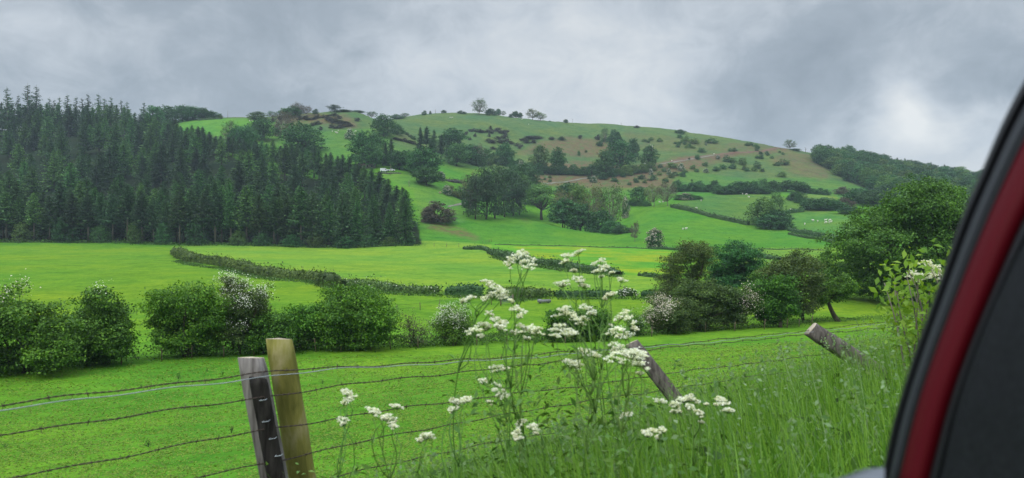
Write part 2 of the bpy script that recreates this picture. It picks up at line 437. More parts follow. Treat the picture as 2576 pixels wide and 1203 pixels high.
C_near = np.array([.100, .245, .019]); C_left = np.array([.112, .232, .017]); C_mid = np.array([.140, .27, .028]); C_knoll = np.array([.070, .205, .019])
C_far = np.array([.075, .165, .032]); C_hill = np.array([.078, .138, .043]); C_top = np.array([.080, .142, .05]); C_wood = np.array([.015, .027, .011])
def lerp(a, b, k): return a * (1 - k) + b * k
dd = GY[..., None]
T = lerp(C_near, C_left, smooth(dd, 60, 100))
T = lerp(T, C_knoll, smooth(dd, 300, 325))
T = lerp(T, C_hill, smooth(dd, 540, 640))
T = lerp(T, C_top, smooth(dd, 800, 860))
T = lerp(T, C_mid, region([(430, 620), (1250, 600), (1250, 640), (1340, 662), (1560, 690), (1760, 700), (1760, 742), (1380, 745), (1110, 738), (900, 722), (830, 714), (700, 696), (560, 668), (440, 645)], 95, 330, 1, 30, 1))
T = lerp(T, np.array([.095, .27, .022]), region([(1235, 610), (1700, 624), (1740, 640), (1740, 700), (1560, 690), (1340, 655), (1235, 635)], 150, 345, 1, 30, 1))
T = lerp(T, np.array([.12, .24, .03]), region([(1840, 627), (2080, 627), (2080, 665), (1840, 665)], 200, 345, 1, 30, 1))
T = lerp(T, C_far, region([(1690, 518), (1740, 495), (1860, 485), (1960, 492), (2110, 540), (2000, 580), (1888, 565), (1740, 532)], 380, 620, 2, 30, 2))
T = lerp(T, np.array([.075, .19, .032]), region([(1985, 582), (2000, 535), (2150, 535), (2180, 600), (2085, 603)], 340, 560, 2, 30, 2))
T = lerp(T, np.array([.12, .2, .038]), region([(1990, 488), (2105, 490), (2110, 502), (2040, 505), (1990, 497)], 480, 620, 1, 30, 2))
T = lerp(T, np.array([.08, .2, .03]), region([(940, 435), (1040, 435), (1170, 500), (1170, 560), (1060, 575), (1040, 480)], 330, 560, 3, 30, 3))
T = lerp(T, np.array([.078, .215, .03]), region([(450, 300), (640, 298), (700, 310), (720, 350), (560, 345), (450, 330)], 560, 760, 2, 30, 3))
T = lerp(T, np.array([.07, .175, .032]), region([(690, 350), (830, 330), (950, 320), (1000, 345), (900, 400), (880, 430), (700, 380)], 520, 720, 6, 30, 3) * .8)
T = lerp(T, np.array([.06, .17, .03]), region([(1640, 430), (1700, 430), (1900, 450), (2050, 445), (2180, 470), (2180, 500), (1660, 500)], 560, 760, 6, 30, 4) * .7)
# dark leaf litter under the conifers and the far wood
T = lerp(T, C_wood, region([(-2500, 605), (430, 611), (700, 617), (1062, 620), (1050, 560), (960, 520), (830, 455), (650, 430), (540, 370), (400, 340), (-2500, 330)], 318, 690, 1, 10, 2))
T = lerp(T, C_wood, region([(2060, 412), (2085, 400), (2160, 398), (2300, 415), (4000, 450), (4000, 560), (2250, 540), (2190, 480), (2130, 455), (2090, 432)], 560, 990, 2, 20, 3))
BR = np.zeros(GX.shape + (1,))
for poly, a, d0, d1 in (
    ([(1290, 386), (1331, 375), (1368, 351), (1420, 347), (1512, 350), (1540, 362), (1590, 380), (1560, 400), (1440, 398), (1380, 386)], .9, 600, 860),
    ([(1290, 406), (1480, 410), (1560, 416), (1640, 418), (1700, 440), (1690, 470), (1560, 474), (1340, 464), (1290, 440)], 1.0, 560, 800),
    ([(1560, 420), (1650, 412), (1700, 398), (1800, 383), (1985, 370), (2000, 382), (1850, 390), (1790, 412), (1750, 432), (1690, 440)], 1.0, 560, 860),
    ([(1985, 382), (2060, 395), (2085, 425), (2070, 455), (1990, 430), (1930, 405)], .7, 600, 860),
    ([(1820, 362), (1900, 362), (1960, 372), (1900, 382), (1800, 380)], .6, 650, 880),
    ([(1560, 330), (1800, 352), (1850, 372), (1780, 385), (1650, 380), (1570, 360)], .35, 650, 880),
    ([(690, 292), (760, 285), (860, 283), (890, 300), (905, 320), (850, 324), (800, 310), (715, 318)], .85, 600, 740),
    ([(1075, 558), (1150, 574), (1205, 600), (1195, 608), (1140, 594), (1075, 577)], .9, 310, 400),
    ([(1000, 338), (1040, 345), (1020, 352)], .6, 560, 700), ([(1350, 540), (1330, 560), (1310, 552)], .5, 380, 480)):
    BR = np.maximum(BR, region(poly, d0, d1, 16, 30, 9) * a)
BU = region([(1290, 618), (1450, 620), (1720, 636), (1720, 690), (1600, 688), (1440, 664), (1320, 640)], 150, 345, 6, 14, 6)

gm, nt, p = principled('meadow', .95, .03)
geo = nt.nodes.new('ShaderNodeNewGeometry'); pos = geo.outputs['Position']
def attr(nm):
    a = nt.nodes.new('ShaderNodeAttribute'); a.attribute_name = nm; return a
tint = attr('tint').outputs['Color']
n1 = noise_node(nt, .16, 4, .6, pos, .3); n2 = noise_node(nt, 1.1, 5, .65, pos); n3 = noise_node(nt, 7.0, 4, .7, pos); n0 = noise_node(nt, .03, 3, .5, pos)
c = mixc(nt, 1.0, tint, ramp(nt, n1, [(.33, (.72, .82, .80)), (.5, (1, 1, 1)), (.67, (1.22, 1.10, 1.0))]), 'MULTIPLY')
c = mixc(nt, 1.0, c, ramp(nt, n2, [(.33, (.66, .76, .72)), (.5, (1, 1, 1)), (.68, (1.25, 1.14, 1.15))]), 'MULTIPLY')
c = mixc(nt, 1.0, c, ramp(nt, n3, [(.25, (.74, .80, .76)), (.5, (1, 1, 1)), (.75, (1.22, 1.15, 1.1))]), 'MULTIPLY')
c = mixc(nt, 1.0, c, ramp(nt, n0, [(.32, (.80, .93, 1.05)), (.68, (1.26, 1.04, .9))]), 'MULTIPLY')
tus = noise_node(nt, .55, 5, .7, pos, .2)
c = mixc(nt, 1.0, c, ramp(nt, tus, [(.55, (1, 1, 1)), (.66, (.64, .74, .70))]), 'MULTIPLY')
brn = math_node(nt, 'MULTIPLY', attr('bracken').outputs['Fac'], ramp(nt, noise_node(nt, .17, 8, .8, pos, .6), [(.39, (0, 0, 0)), (.53, (1, 1, 1))]))
c = mixc(nt, math_node(nt, 'MULTIPLY', brn, .8), c, ramp(nt, noise_node(nt, .5, 5, .7, pos), [(.3, (.082, .05, .036)), (.7, (.205, .105, .07))]))
bun = math_node(nt, 'MULTIPLY', attr('buttercup').outputs['Fac'], ramp(nt, noise_node(nt, .06, 5, .62, pos), [(.42, (0, 0, 0)), (.62, (1, 1, 1))]))
bun = math_node(nt, 'MULTIPLY', bun, ramp(nt, noise_node(nt, 2.2, 4, .75, pos), [(.38, (0, 0, 0)), (.6, (1, 1, 1))]))
c = mixc(nt, math_node(nt, 'MULTIPLY', bun, .8), c, (.36, .32, .012))
nt.links.new(c, p.inputs['Base Color'])
bm = nt.nodes.new('ShaderNodeBump'); bm.inputs['Strength'].default_value = .6; bm.inputs['Distance'].default_value = .14
nt.links.new(math_node(nt, 'ADD', n3, math_node(nt, 'MULTIPLY', n2, 2.0)), bm.inputs['Height']); nt.links.new(bm.outputs[0], p.inputs['Normal'])

def ground_piece(name, r0, r1, label=None):
    nr, nc = r1 - r0 + 1, len(tt)
    v = np.stack([GX[r0:r1 + 1], GY[r0:r1 + 1], GZ[r0:r1 + 1]], -1).reshape(-1, 3)
    i = np.arange(nr - 1)[:, None] * nc + np.arange(nc - 1)[None]
    q = np.stack([i, i + 1, i + nc + 1, i + nc], -1).reshape(-1, 4)
    me = mesh_np(name, v, q, [gm], smooth=True)
    ca = me.attributes.new('tint', 'FLOAT_COLOR', 'POINT')
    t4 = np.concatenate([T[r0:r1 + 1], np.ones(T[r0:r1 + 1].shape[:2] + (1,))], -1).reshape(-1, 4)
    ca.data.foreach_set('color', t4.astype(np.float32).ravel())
    for nm, arr in (('bracken', BR), ('buttercup', BU)):
        a = me.attributes.new(nm, 'FLOAT', 'POINT'); a.data.foreach_set('value', arr[r0:r1 + 1].astype(np.float32).ravel())
    o = link(bpy.data.objects.new(name, me)); tag(o, kind='structure')
    if label: o['label'] = label
    return o
r_a = int(np.searchsorted(ys, 330)); 
ground_piece('ground', 0, r_a, 'bright green pasture fields on the valley floor')
ground_piece('hills', r_a, len(ys) - 1, 'green hillside with bracken rising to the skyline')

# tracks draped on the hillside
def draped(name, pix, width, mat, lift=.12, label=None, depth=None):
    pts = np.array([ray(u, v) for u, v in pix])[:, :2]
    seg = np.concatenate([[0], np.cumsum(np.linalg.norm(np.diff(pts, axis=0), axis=1))])
    s = np.arange(0, seg[-1], 1.5)
    c = np.stack([np.interp(s, seg, pts[:, 0]), np.interp(s, seg, pts[:, 1])], 1)
    for _ in range(12): c[1:-1] = (c[:-2] + 2 * c[1:-1] + c[2:]) / 4
    tg = unit(np.gradient(c, axis=0)); nn = np.stack([-tg[:, 1], tg[:, 0]], 1)
    wv = width * (.8 + .5 * vnoise(s / 9, s * 0, 5))
    rows = []
    for k in (-.5, -.25, 0, .25, .5):
        q = c + nn * (wv * k)[:, None]
        rows.append(np.stack([q[:, 0], q[:, 1], height(q[:, 0], q[:, 1]) + lift - abs(k) * .1], 1))
    v = np.stack(rows, 1).reshape(-1, 3)
    i = np.arange(len(c) - 1)[:, None] * 5 + np.arange(4)[None]
    q = np.stack([i, i + 1, i + 6, i + 5], -1).reshape(-1, 4)
    o = mesh_obj(name, v, q, mat, smooth=True); tag(o, label=label, kind='structure')
    return o
M['track'] = noisy_mat('red_track_soil', (.10, .058, .04), (.17, .10, .07), .3, .95, (1, 1, 1), 0)
M['path'] = noisy_mat('grey_path', (.13, .135, .1), (.22, .215, .17), .3, .95, (1, 1, 1), 0)
draped('track', [(2000, 374), (1972, 374), (1918, 381), (1866, 384), (1815, 388), (1764, 395), (1712, 404), (1666, 412)], 4.5, M['track'], .2, 'reddish dirt track climbing the hillside')
draped('track', [(1635, 418), (1591, 422), (1527, 431)], 3.5, M['track'], .2, 'faint brown track through the bracken below the hedgerow trees')
draped('path', [(1800, 391), (1764, 397), (1712, 406), (1660, 414)], 2.6, M['path'], .34, 'grey wheel path along the lower edge of the reddish track')
draped('path', [(1490, 446), (1450, 453), (1408, 459), (1367, 462)], 2.4, M['path'], .25, 'pale path across the lower bracken')
draped('path', [(1128, 521), (1150, 516), (1178, 510)], 1.6, M['path'], .2, 'short pale path on the grass beside the pine clump')
# ------------------------------------------------------------------ plants: shapes
def crown_clusters(blobs, n, r, inner=.55, lump=.3, seed=0, gap=.0):
    """points on and inside a set of rounded boughs; blobs: (x, y, z, rx, ry, rz)"""
    b = np.asarray(blobs, float)
    w = (b[:, 3] * b[:, 4] + b[:, 3] * b[:, 5] + b[:, 4] * b[:, 5]); w /= w.sum()
    k = r.choice(len(b), n, p=w)
    d = unit(r.normal(size=(n, 3)))
    ph = r.uniform(0, 6.28, (len(b), 3))[k]
    lum = 1 + lump * np.sin(d[:, 0] * 4 + ph[:, 0]) * np.sin(d[:, 1] * 4 + ph[:, 1]) + lump * .6 * np.sin(d[:, 2] * 5 + ph[:, 2])
    rad = (inner + (1 - inner) * r.random(n) ** .6) * lum
    c = b[k, :3] + d * b[k, 3:] * rad[:, None]
    return c, d, k
def foliage(clusters, dirs, per, spread, size, r, up=.5, flat=.6):
    n = len(clusters)
    c = np.repeat(clusters, per, 0) + r.normal(size=(n * per, 3)) * spread * np.array([1, 1, flat])
    nr = np.repeat(dirs, per, 0) * .5 + np.array([0, 0, up]) + r.normal(size=(n * per, 3)) * .55
    s = size * r.uniform(.65, 1.35, n * per)
    return leaf_quads(c, nr, s, r)
def limb(a, b, r, sag=.12, n=6):
    a, b = np.asarray(a, float), np.asarray(b, float)
    t = np.linspace(0, 1, n)[:, None]; L = np.linalg.norm(b - a)
    mid = r.normal(size=3) * L * sag
    p = a + (b - a) * t + np.sin(t * np.pi) * mid + np.sin(t * 2 * np.pi) * r.normal(size=3) * L * sag * .4
    return p
def wood(mb, base, blobs, clusters, ks, r, rad, stems=1, fork=.3, twigs=.35, twig_r=.12, spread=.1, lean=(0, 0), sides=6):
    """stems that fork into a limb for every bough and twigs out to the leaf clusters"""
    blobs = np.asarray(blobs, float); base = np.asarray(base, float)
    top = blobs[:, 2].max()
    hubs = []
    for s in range(stems):
        a = r.uniform(0, 6.28); off = np.array([math.cos(a), math.sin(a), 0]) * spread * (stems > 1)
        h = np.array([lean[0] * fork, lean[1] * fork, top * fork * r.uniform(.85, 1.15)]) + off * 2.2
        p = limb(base + off, base + h, r, .05); p[0, 2] -= .05 * top
        rr = np.linspace(rad * (1.25 if stems == 1 else .8), rad * (.8 if stems == 1 else .55), len(p)); rr[0] *= 1.35
        mb.tube(p, rr, sides); hubs.append(base + h)
    hubs = np.array(hubs)
    for i, b in enumerate(blobs):
        h = hubs[int(np.argmin(np.linalg.norm(hubs - b[:3], axis=1)))] if stems > 1 else hubs[0]
        p = limb(h, b[:3], r, .1, 7)
        mb.tube(p, np.linspace(rad * .6, rad * .16, len(p)), 5)
        mine = clusters[ks == i]
        if len(mine) and twigs > 0:
            for c in mine[r.random(len(mine)) < twigs]:
                q = p[r.integers(3, len(p))]
                mb.tube(limb(q, c, r, .1, 4), np.linspace(rad * twig_r, rad * .03, 4), 3, cap=False)

# prototypes one unit high and one unit wide; kinds share their meshes between trees
PROTO = {}
def proto(kind, i, blobs, n, per, spread, size, mat, rad=.02, stems=1, fork=.3, twigs=.1, twig_r=.12, lump=.3, inner=.55, seed=0, up=.5, bark='bark', single=False):
    r = np.random.default_rng(seed + 100 * i)
    c, d, k = crown_clusters(blobs, n, r, inner, lump)
    lo = .02
    c[:, 2] = np.maximum(c[:, 2], lo + .04 * r.random(n))
    v, q = foliage(c, d, per, spread, size, r, up)
    # bring the crown to one unit wide and one unit high
    sx = 1.0 / max(np.percentile(v[:, 0], 99) - np.percentile(v[:, 0], 1), .1); sz = 1.0 / np.percentile(v[:, 2], 99.7)
    v = v * np.array([sx, sx, sz]); v[:, 0] -= (np.percentile(v[:, 0], 99) + np.percentile(v[:, 0], 1)) / 2
    mb = MB()
    bb = np.asarray(blobs, float).copy(); bb[:, :3] *= [sx, sx, sz]
    wood(mb, (0, 0, -.02), bb, c * [sx, sx, sz], k, r, rad, stems, fork, twigs, twig_r)
    if single:
        wv = np.concatenate(mb.v); wf = mb.faces()
        nl = len(q); 
        me = mesh_np(kind, np.concatenate([v, wv]), [q] + [f + len(v) for f in wf], [M[mat], M[bark]],
                     np.concatenate([np.zeros(nl), np.ones(sum(len(f) for f in wf))]))
        PROTO.setdefault(kind, []).append((me,))
    else:
        PROTO.setdefault(kind, []).append((mb.mesh('trunk', M[bark], True), mesh_np('crown', v, q, [M[mat]])))
def auto_blobs(r, n, rx, z0, z1, rb, ry=None):
    """boughs filling an egg-shaped crown"""
    out = []
    for i in range(n):
        a = r.uniform(0, 6.28); q = math.sqrt(r.random()); z = r.random()
        w = math.sin(math.pi * (.18 + .78 * z)) ** .7
        b = rb * r.uniform(.75, 1.3)
        out.append((math.cos(a) * q * (rx - b * .7) * w, math.sin(a) * q * (rx - b * .7) * w, z0 + b * .6 + (z1 - z0 - b * 1.5) * z, b, b, b * .8))
    return out
def heap(r, rings, top, rb):
    """boughs heaped in rings, lower rings wide, with a top bough: a full, uneven, rounded crown"""
    out = []
    for z, rad, n in rings:
        a0 = r.uniform(0, 6.28)
        for k in range(n):
            a = a0 + 6.28 * (k + r.uniform(-.25, .25)) / n; b = rb * r.uniform(.8, 1.25)
            out.append((math.cos(a) * rad * r.uniform(.85, 1.12), math.sin(a) * rad * r.uniform(.85, 1.12), z + r.normal() * .035, b, b, b * .85))
    b = rb * r.uniform(1, 1.25); out.append((r.normal() * .07, r.normal() * .07, top - b * .8, b, b, b * .8))
    return out
for i in range(5):
    r = np.random.default_rng(50 + i)
    proto('round', i, heap(r, [(.26, .27, 6), (.48, .33, 7), (.68, .26, 6), (.84, .12, 3), (.5, .08, 2)], 1.0, .17), 460, 10, .034, .050, 'broad', .024, 1, .22, .04, seed=1)
for i in range(4):
    r = np.random.default_rng(70 + i)
    proto('dome', i, heap(r, [(.14, .34, 8), (.40, .34, 7), (.64, .24, 5), (.82, .10, 2), (.3, .05, 1)], .98, .18), 420, 10, .036, .055, 'broad', .018, 3, .2, .04, seed=2)
for i in range(3):
    r = np.random.default_rng(80 + i)
    proto('sparse', i, heap(r, [(.32, .26, 5), (.54, .34, 7), (.74, .28, 6), (.88, .13, 3)], 1.0, .15), 250, 8, .034, .036, 'broad_olive', .022, 1, .24, .7, .22, seed=3, bark='bark_pale', inner=.4)
for i in range(2):
    r = np.random.default_rng(90 + i)
    proto('tall', i, heap(r, [(.12, .25, 5), (.32, .32, 6), (.54, .3, 6), (.74, .24, 5), (.88, .1, 3)], 1.0, .17), 420, 10, .036, .045, 'broad_light', .02, 2, .2, .2, .2, seed=4)
for i in range(3):
    r = np.random.default_rng(95 + i)
    proto('pine', i, [(r.uniform(-.3, .3) * w, r.uniform(-.3, .3) * w, z, .26 * w, .26 * w, .07) for z, w in [(.14, .8), (.24, .9), (.42, .9), (.5, 1), (.56, 1.1), (.63, 1.1), (.7, 1.1), (.77, 1), (.84, .85), (.9, .7), (.95, .5), (.34, .5)] for _ in (0, 1)],
          400, 9, .035, .040, 'pine', .018, 1, .5, .3, .2, seed=5)
r = np.random.default_rng(33)
proto('oak', 0, [(math.cos(a) * .34, math.sin(a) * .34, z, .16, .16, .1) for a, z in ((0, .55), (.9, .5), (1.8, .58), (2.7, .5), (3.4, .56), (4.3, .5), (5.2, .6))] +
      [(math.cos(a) * .2, math.sin(a) * .2, z, .16, .16, .1) for a, z in ((.3, .75), (1.5, .8), (2.6, .77), (3.9, .82), (5, .76))] + [(0, 0, .88, .17, .17, .1), (.05, .05, .7, .15, .15, .1)],
      300, 9, .04, .042, 'broad_light', .034, 1, .38, .35, .2, seed=6)
for i in range(5):
    r = np.random.default_rng(120 + i)
    proto('bush', i, heap(r, [(.2, .3, 5), (.5, .26, 4)], .98, .24), 120, 9, .055, .09, 'broad', .03, 2, .2, .0, seed=7, single=True)
for i in range(3):
    r = np.random.default_rng(140 + i)
    proto('low', i, auto_blobs(r, 7, .5, -.2, .8, .22), 90, 8, .06, .10, 'gorse', .03, 2, .2, .0, seed=8, single=True)

def spruce_mesh(i, seed, z0, droop, kden=7, R=.155, whorls=46):
    r = np.random.default_rng(seed)
    C, N, S = [], [], []
    mb = MB(); mb.tube([(0, 0, -.03), (0, 0, .3), (.004, 0, .7), (0, 0, 1.0)], [.0125, .010, .005, .001], 6)
    V, Q, nv = [], [], 0
    zs = z0 + (1 - z0) * np.linspace(0, 1, whorls) ** .93
    for z in zs:
        f = (z - z0) / (1 - z0)
        L0 = R * ((1 - f) ** .56 * .93 + .07 * (1 - f)) * (.6 + .4 * min(1, (f + .12) / .22)) + .004
        for _ in range(kden):
            if r.random() < .12: continue
            a = r.uniform(0, 6.28); L = L0 * r.uniform(.55, 1.18); zz = z + r.normal() * .008
            dr = droop * (1 - f) - .10 * f
            m = 5
            t = np.linspace(.12, 1, m)
            rad = L * t; hh = zz - L * (dr * t - .35 * dr * t ** 3 * .6) + L * .12 * t ** 4
            p = np.stack([np.cos(a) * rad, np.sin(a) * rad, hh], 1)
            for j in range(m):
                w = L * .30 * (1 - .45 * t[j]) + .006
                for s in (0, 1):
                    C.append(p[j] + r.normal(size=3) * L * .05 - (0, 0, s * w * .35))
                    N.append(np.array([np.cos(a) * .25, np.sin(a) * .25, 1.0]) * (1 - s) + s * np.array([-np.sin(a), np.cos(a), .2]) + r.normal(size=3) * .35)
                    S.append(w * r.uniform(.8, 1.5))
            if z < z0 + .35 and r.random() < .3:
                mb.tube([(0, 0, zz), p[-1]], [.0022, .0008], 3, cap=False)
    v, q = leaf_quads(np.array(C), np.array(N), np.array(S), r, .6, .25)
    # dead twigs on the bare lower trunk
    for _ in range(int(60 * z0)):
        z = r.uniform(.05, z0 + .1); a = r.uniform(0, 6.28); L = r.uniform(.02, .07)
        mb.tube([(0, 0, z), (np.cos(a) * L, np.sin(a) * L, z - L * .2)], [.002, .0006], 3, cap=False)
    PROTO.setdefault('spruce', []).append((mb.mesh('trunk', M['bark_pale'], True), mesh_np('crown', v, q, [M['spruce']])))
for i, (z0, dr) in enumerate(((.34, .5), (.22, .6), (.12, .55), (.4, .45), (.06, .5), (.28, .65), (.16, .4))):
    spruce_mesh(i, 200 + i, z0, dr)
# an open ragged spruce for the skyline and a narrow close-grown one for the edge
spruce_mesh(7, 220, .1, .22, 5, .2, 22); spruce_mesh(8, 221, .05, .7, 9, .135, 60); spruce_mesh(9, 222, .02, .8, 9, .15, 60)

def place(kind, loc, w, h, name, label, cat, mat=None, group=None, i=None, rz=None, blossom=None):
    """a tree or bush of its own: an Empty with trunk and crown that share their meshes with others of the kind"""
    P = PROTO[kind]; i = int(rng.integers(len(P))) if i is None else i % len(P)
    rz = rng.uniform(0, 6.28) if rz is None else rz
    def over(o):
        if mat:
            o.material_slots[0].link = 'OBJECT'; o.material_slots[0].material = M[mat]
        return o
    if len(P[i]) == 1:
        o = link(bpy.data.objects.new(name, P[i][0])); o.location = loc; o.rotation_euler = (0, 0, rz); o.scale = (w, w, h)
        over(o)
    else:
        o = empty(name, loc, rz, (w, w, h))
        link(bpy.data.objects.new('trunk', P[i][0]), o)
        over(link(bpy.data.objects.new('crown', P[i][1]), o))
        if blossom:
            me = blossom_mesh(kind, i, blossom)
            link(bpy.data.objects.new('blossom', me), o)
    return tag(o, label, cat, group)
_bl = {}
def blossom_mesh(kind, i, pink):
    key = (kind, i, pink)
    if key not in _bl:
        me = PROTO[kind][i][1]; r = np.random.default_rng(900 + i)
        co = np.empty(len(me.vertices) * 3, np.float32); me.vertices.foreach_get('co', co); c = co.reshape(-1, 4, 3).mean(1)
        sc = np.linalg.norm((c - [0, 0, .45]) / [.5, .5, .5], axis=1) + .35 * (c[:, 2] - .5) + .3 * fbm(c[:, 0] * 4 + 9, c[:, 2] * 4, 5, 2)
        c = c[np.argsort(-sc)[:int(len(c) * .36)]]
        c = c + unit(c - [0, 0, .4]) * .02
        v, q = leaf_quads(c, unit(c - [0, 0, .3]) + r.normal(size=c.shape) * .4, r.uniform(.03, .055, len(c)), r, .8)
        _bl[key] = mesh_np('blossom', v, q, [M['blossom_pink' if pink == 'pink' else 'blossom']])
    return _bl[key]
def px_place(kind, u, vb, vt, wpx, name, label, cat, d=None, **kw):
    p = ray(u, vb) if d is None else at(u, d)
    k = p[1] / F
    # height from the foot to the picture row of the top
    zt = p[1] * pv(vt)
    return place(kind, p, wpx * k, max(zt - p[2], 3 * k) * 1.0, name, label, cat, **kw)
# ------------------------------------------------------------------ the conifer wood
SKY_TOPS = [(22, 219), (74, 211), (96, 215), (153, 243), (173, 237), (195, 243), (225, 235), (251, 235), (283, 243), (308, 251), (323, 255), (365, 256), (50, 238), (128, 246), (140, 250), (210, 246), (266, 246)]
def wood_depth(u): return np.interp(u, [-200, 0, 400, 540, 650, 760, 830, 930, 1000, 1045], [668, 662, 640, 560, 535, 510, 480, 425, 380, 345])
def wood_front(u): return float(np.interp(u, [-200, 0, 250, 430, 700, 1062], [330, 328, 326, 323, 319, 315]))
ntree = 0
rw = np.random.default_rng(11)
order = ['topmost', 'second', 'third', 'fourth', 'fifth', 'sixth', 'seventh', 'eighth', 'ninth', 'tenth', 'eleventh', 'twelfth', 'thirteenth', 'fourteenth', 'fifteenth', 'sixteenth', 'seventeenth', 'eighteenth']
_unit = ['first', 'second', 'third', 'fourth', 'fifth', 'sixth', 'seventh', 'eighth', 'ninth']
nth = ['first'] + order[1:] + ['nineteenth'] + [w for t, tt_ in (('twenty', 'twentieth'), ('thirty', 'thirtieth'), ('forty', 'fortieth'), ('fifty', 'fiftieth'), ('sixty', 'sixtieth'), ('seventy', 'seventieth')) for w in [tt_] + [t + '-' + q for q in _unit]]
for k, (u, vt) in enumerate(sorted(SKY_TOPS)):
    d = 655 + rw.uniform(-8, 8); p = at(u, d); h = p[1] * pv(vt) - p[2]
    place('spruce', p, h * rw.uniform(1.0, 1.25), h, 'spruce_tree', nth[k] + ' from the left of the ragged spruces standing against the sky above the conifer wood', 'spruce tree',
          'spruce_dark', 'spruces on the skyline of the conifer wood', 7); ntree += 1
pts = []
def far_enough(x, y, m):
    return all((x - a) ** 2 + ((y - b) * .8) ** 2 > m * m for a, b in pts)
def spruce_at(u, d, h, label, group, mat, i, w=None):
    p = at(u, d); pts.append((p[0], p[1]))
    place('spruce', p, h * (w or rw.uniform(1.3, 1.7)), h, 'spruce_tree', label, 'spruce tree', mat, group, i)
# front row along the field, second and third row behind it
for row, (off, step, grp) in enumerate(((0, 5.6, 'spruces along the front edge of the conifer wood'), (6, 6.2, 'spruces in the second row of the conifer wood'), (13, 9.5, 'spruces in the third row of the conifer wood'))):
    u = -55.0
    while u < 1050 - off * 1.3:
        d = wood_front(u) + off + rw.uniform(-2, 2)
        right = smooth(np.array(u), 600, 1000)
        h = rw.uniform(17.5, 25) * (1 - .12 * float(right)); i = int(rw.choice([0, 3, 0, 1, 0, 3] if row == 0 and u < 760 else [1, 2, 5, 4, 8]))
        if u > 900 - off: h *= float(np.interp(u, [900, 1000, 1050], [1, .94, .86])); i = int(rw.choice([8, 9, 4]))
        lab = {0: 'tall spruce with a bare lower trunk in the front row of the conifer wood' if i in (0, 3, 5, 1) else 'dark spruce with branches to the ground in the front row of the conifer wood',
               1: 'dark spruce in the second row of the conifer wood, behind the front trunks', 2: 'dark spruce in the third row of the conifer wood, its top showing'}[row]
        if row == 0 and u > 1035: lab = 'last spruce at the right-hand corner of the conifer wood, branched to the ground'
        spruce_at(u, d, h, lab, grp, 'spruce' if rw.random() < .6 else 'spruce_dark', i); ntree += 1
        u += step * F / d * rw.uniform(.8, 1.2)
# the upper edge of the wood against the sky and the pasture
for u in np.arange(-50, 1034, 14.5):
    u = float(u + rw.uniform(-4, 4)); d = float(wood_depth(u)) - rw.uniform(0, 9)
    vt = float(np.interp(u, [-60, 60, 200, 330, 400, 470, 560, 650, 760, 830, 930, 1000, 1040], [262, 256, 266, 270, 290, 312, 336, 350, 368, 382, 420, 458, 482])) + rw.uniform(-7, 11)
    p = at(u, d); h = max(13.0, d * pv(vt) - p[2])
    side = 'left part' if u < 330 else ('middle part' if u < 680 else 'right part')
    spruce_at(u, d, h, f'spruce along the top edge of the {side} of the conifer wood', f'spruces along the top edge of the {side} of the conifer wood', 'spruce' if rw.random() < .5 else 'spruce_dark', int(rw.choice([1, 2, 5, 6])), rw.uniform(9.5, 12.5) / h / .33); ntree += 1
# the rest rising up the slope behind
tries = 0
while ntree < 298 and tries < 20000:
    tries += 1
    u = rw.uniform(-60, 1030); d0 = wood_front(u) + 19; d1 = float(wood_depth(u))
    if d1 < d0 + 2: continue
    d = math.sqrt(rw.uniform(d0 ** 2, d1 ** 2)); x = (u - W / 2) / F * d
    if not far_enough(x, d, 8.6 if tries < 8000 else 6.2): continue
    h = rw.uniform(16.5, 25) * (1 - .15 * float(smooth(np.array(u), 500, 1000)))
    zone = 'upper' if d > 520 else ('middle' if d > 420 else 'lower')
    side = 'left part' if u < 330 else ('middle part' if u < 680 else 'right part')
    spruce_at(u, d, h, f'green spruce crown packed among others in the {zone} {side} of the conifer wood', f'spruces in the {zone} {side} of the conifer wood', 'spruce' if rw.random() < .62 else 'spruce_dark', int(rw.choice([1, 2, 4, 5, 6, 6])), rw.uniform(1.7, 2.1)); ntree += 1
# young beech and elder growing at the foot of the wood
for k, (u, vt, w) in enumerate([(55, 560, 46), (165, 548, 60), (255, 566, 52), (340, 556, 40), (412, 560, 40), (497, 546, 56), (600, 580, 44), (660, 586, 46), (735, 590, 52), (800, 588, 50), (868, 592, 56), (930, 590, 46), (980, 596, 40), (1028, 600, 34)]):
    d = wood_front(u) - 2.5
    px_place('dome', u, 0, vt, w, 'understorey_bush', nth[k] + ' from the left of the leafy bushes at the foot of the conifer wood', 'bush', d=d, mat='broad' if k % 3 else 'broad_light', group='bushes at the foot of the conifer wood')
# rank grass and nettles along the foot of the wood
def scatter_leaves(name, label, paths, width, hgt, n, size, mat, seed, flat=1.0):
    """ground cover along lines on the ground: many small sprays, lumpy in height"""
    r = np.random.default_rng(seed); C = []
    for pl in paths:
        pl = np.asarray(pl, float)[:, :2]
        seg = np.concatenate([[0], np.cumsum(np.linalg.norm(np.diff(pl, axis=0), axis=1))])
        m = int(n * seg[-1]); s = r.uniform(0, seg[-1], m)
        x = np.interp(s, seg, pl[:, 0]) + r.normal(size=m) * width * .4; y = np.interp(s, seg, pl[:, 1]) + r.normal(size=m) * width * .4
        hh = hgt * (.35 + 1.3 * vnoise(x / 2.3, y / 2.3, seed)) * r.random(m) ** .7
        C.append(np.stack([x, y, height(x, y) + hh], 1))
    C = np.concatenate(C)
    v, q = leaf_quads(C, r.normal(size=C.shape) + [0, -.3, .7], size * r.uniform(.6, 1.5, len(C)), r, .5)
    return tag(mesh_obj(name, v, q, M[mat]), label, 'undergrowth', kind='stuff')
scatter_leaves('undergrowth', 'rank dark grass and nettles along the foot of the conifer wood', [[at(u, wood_front(u) - 3.5) for u in range(-120, 1060, 40)]], 6, .9, 30, .55, 'undergrowth', 5)

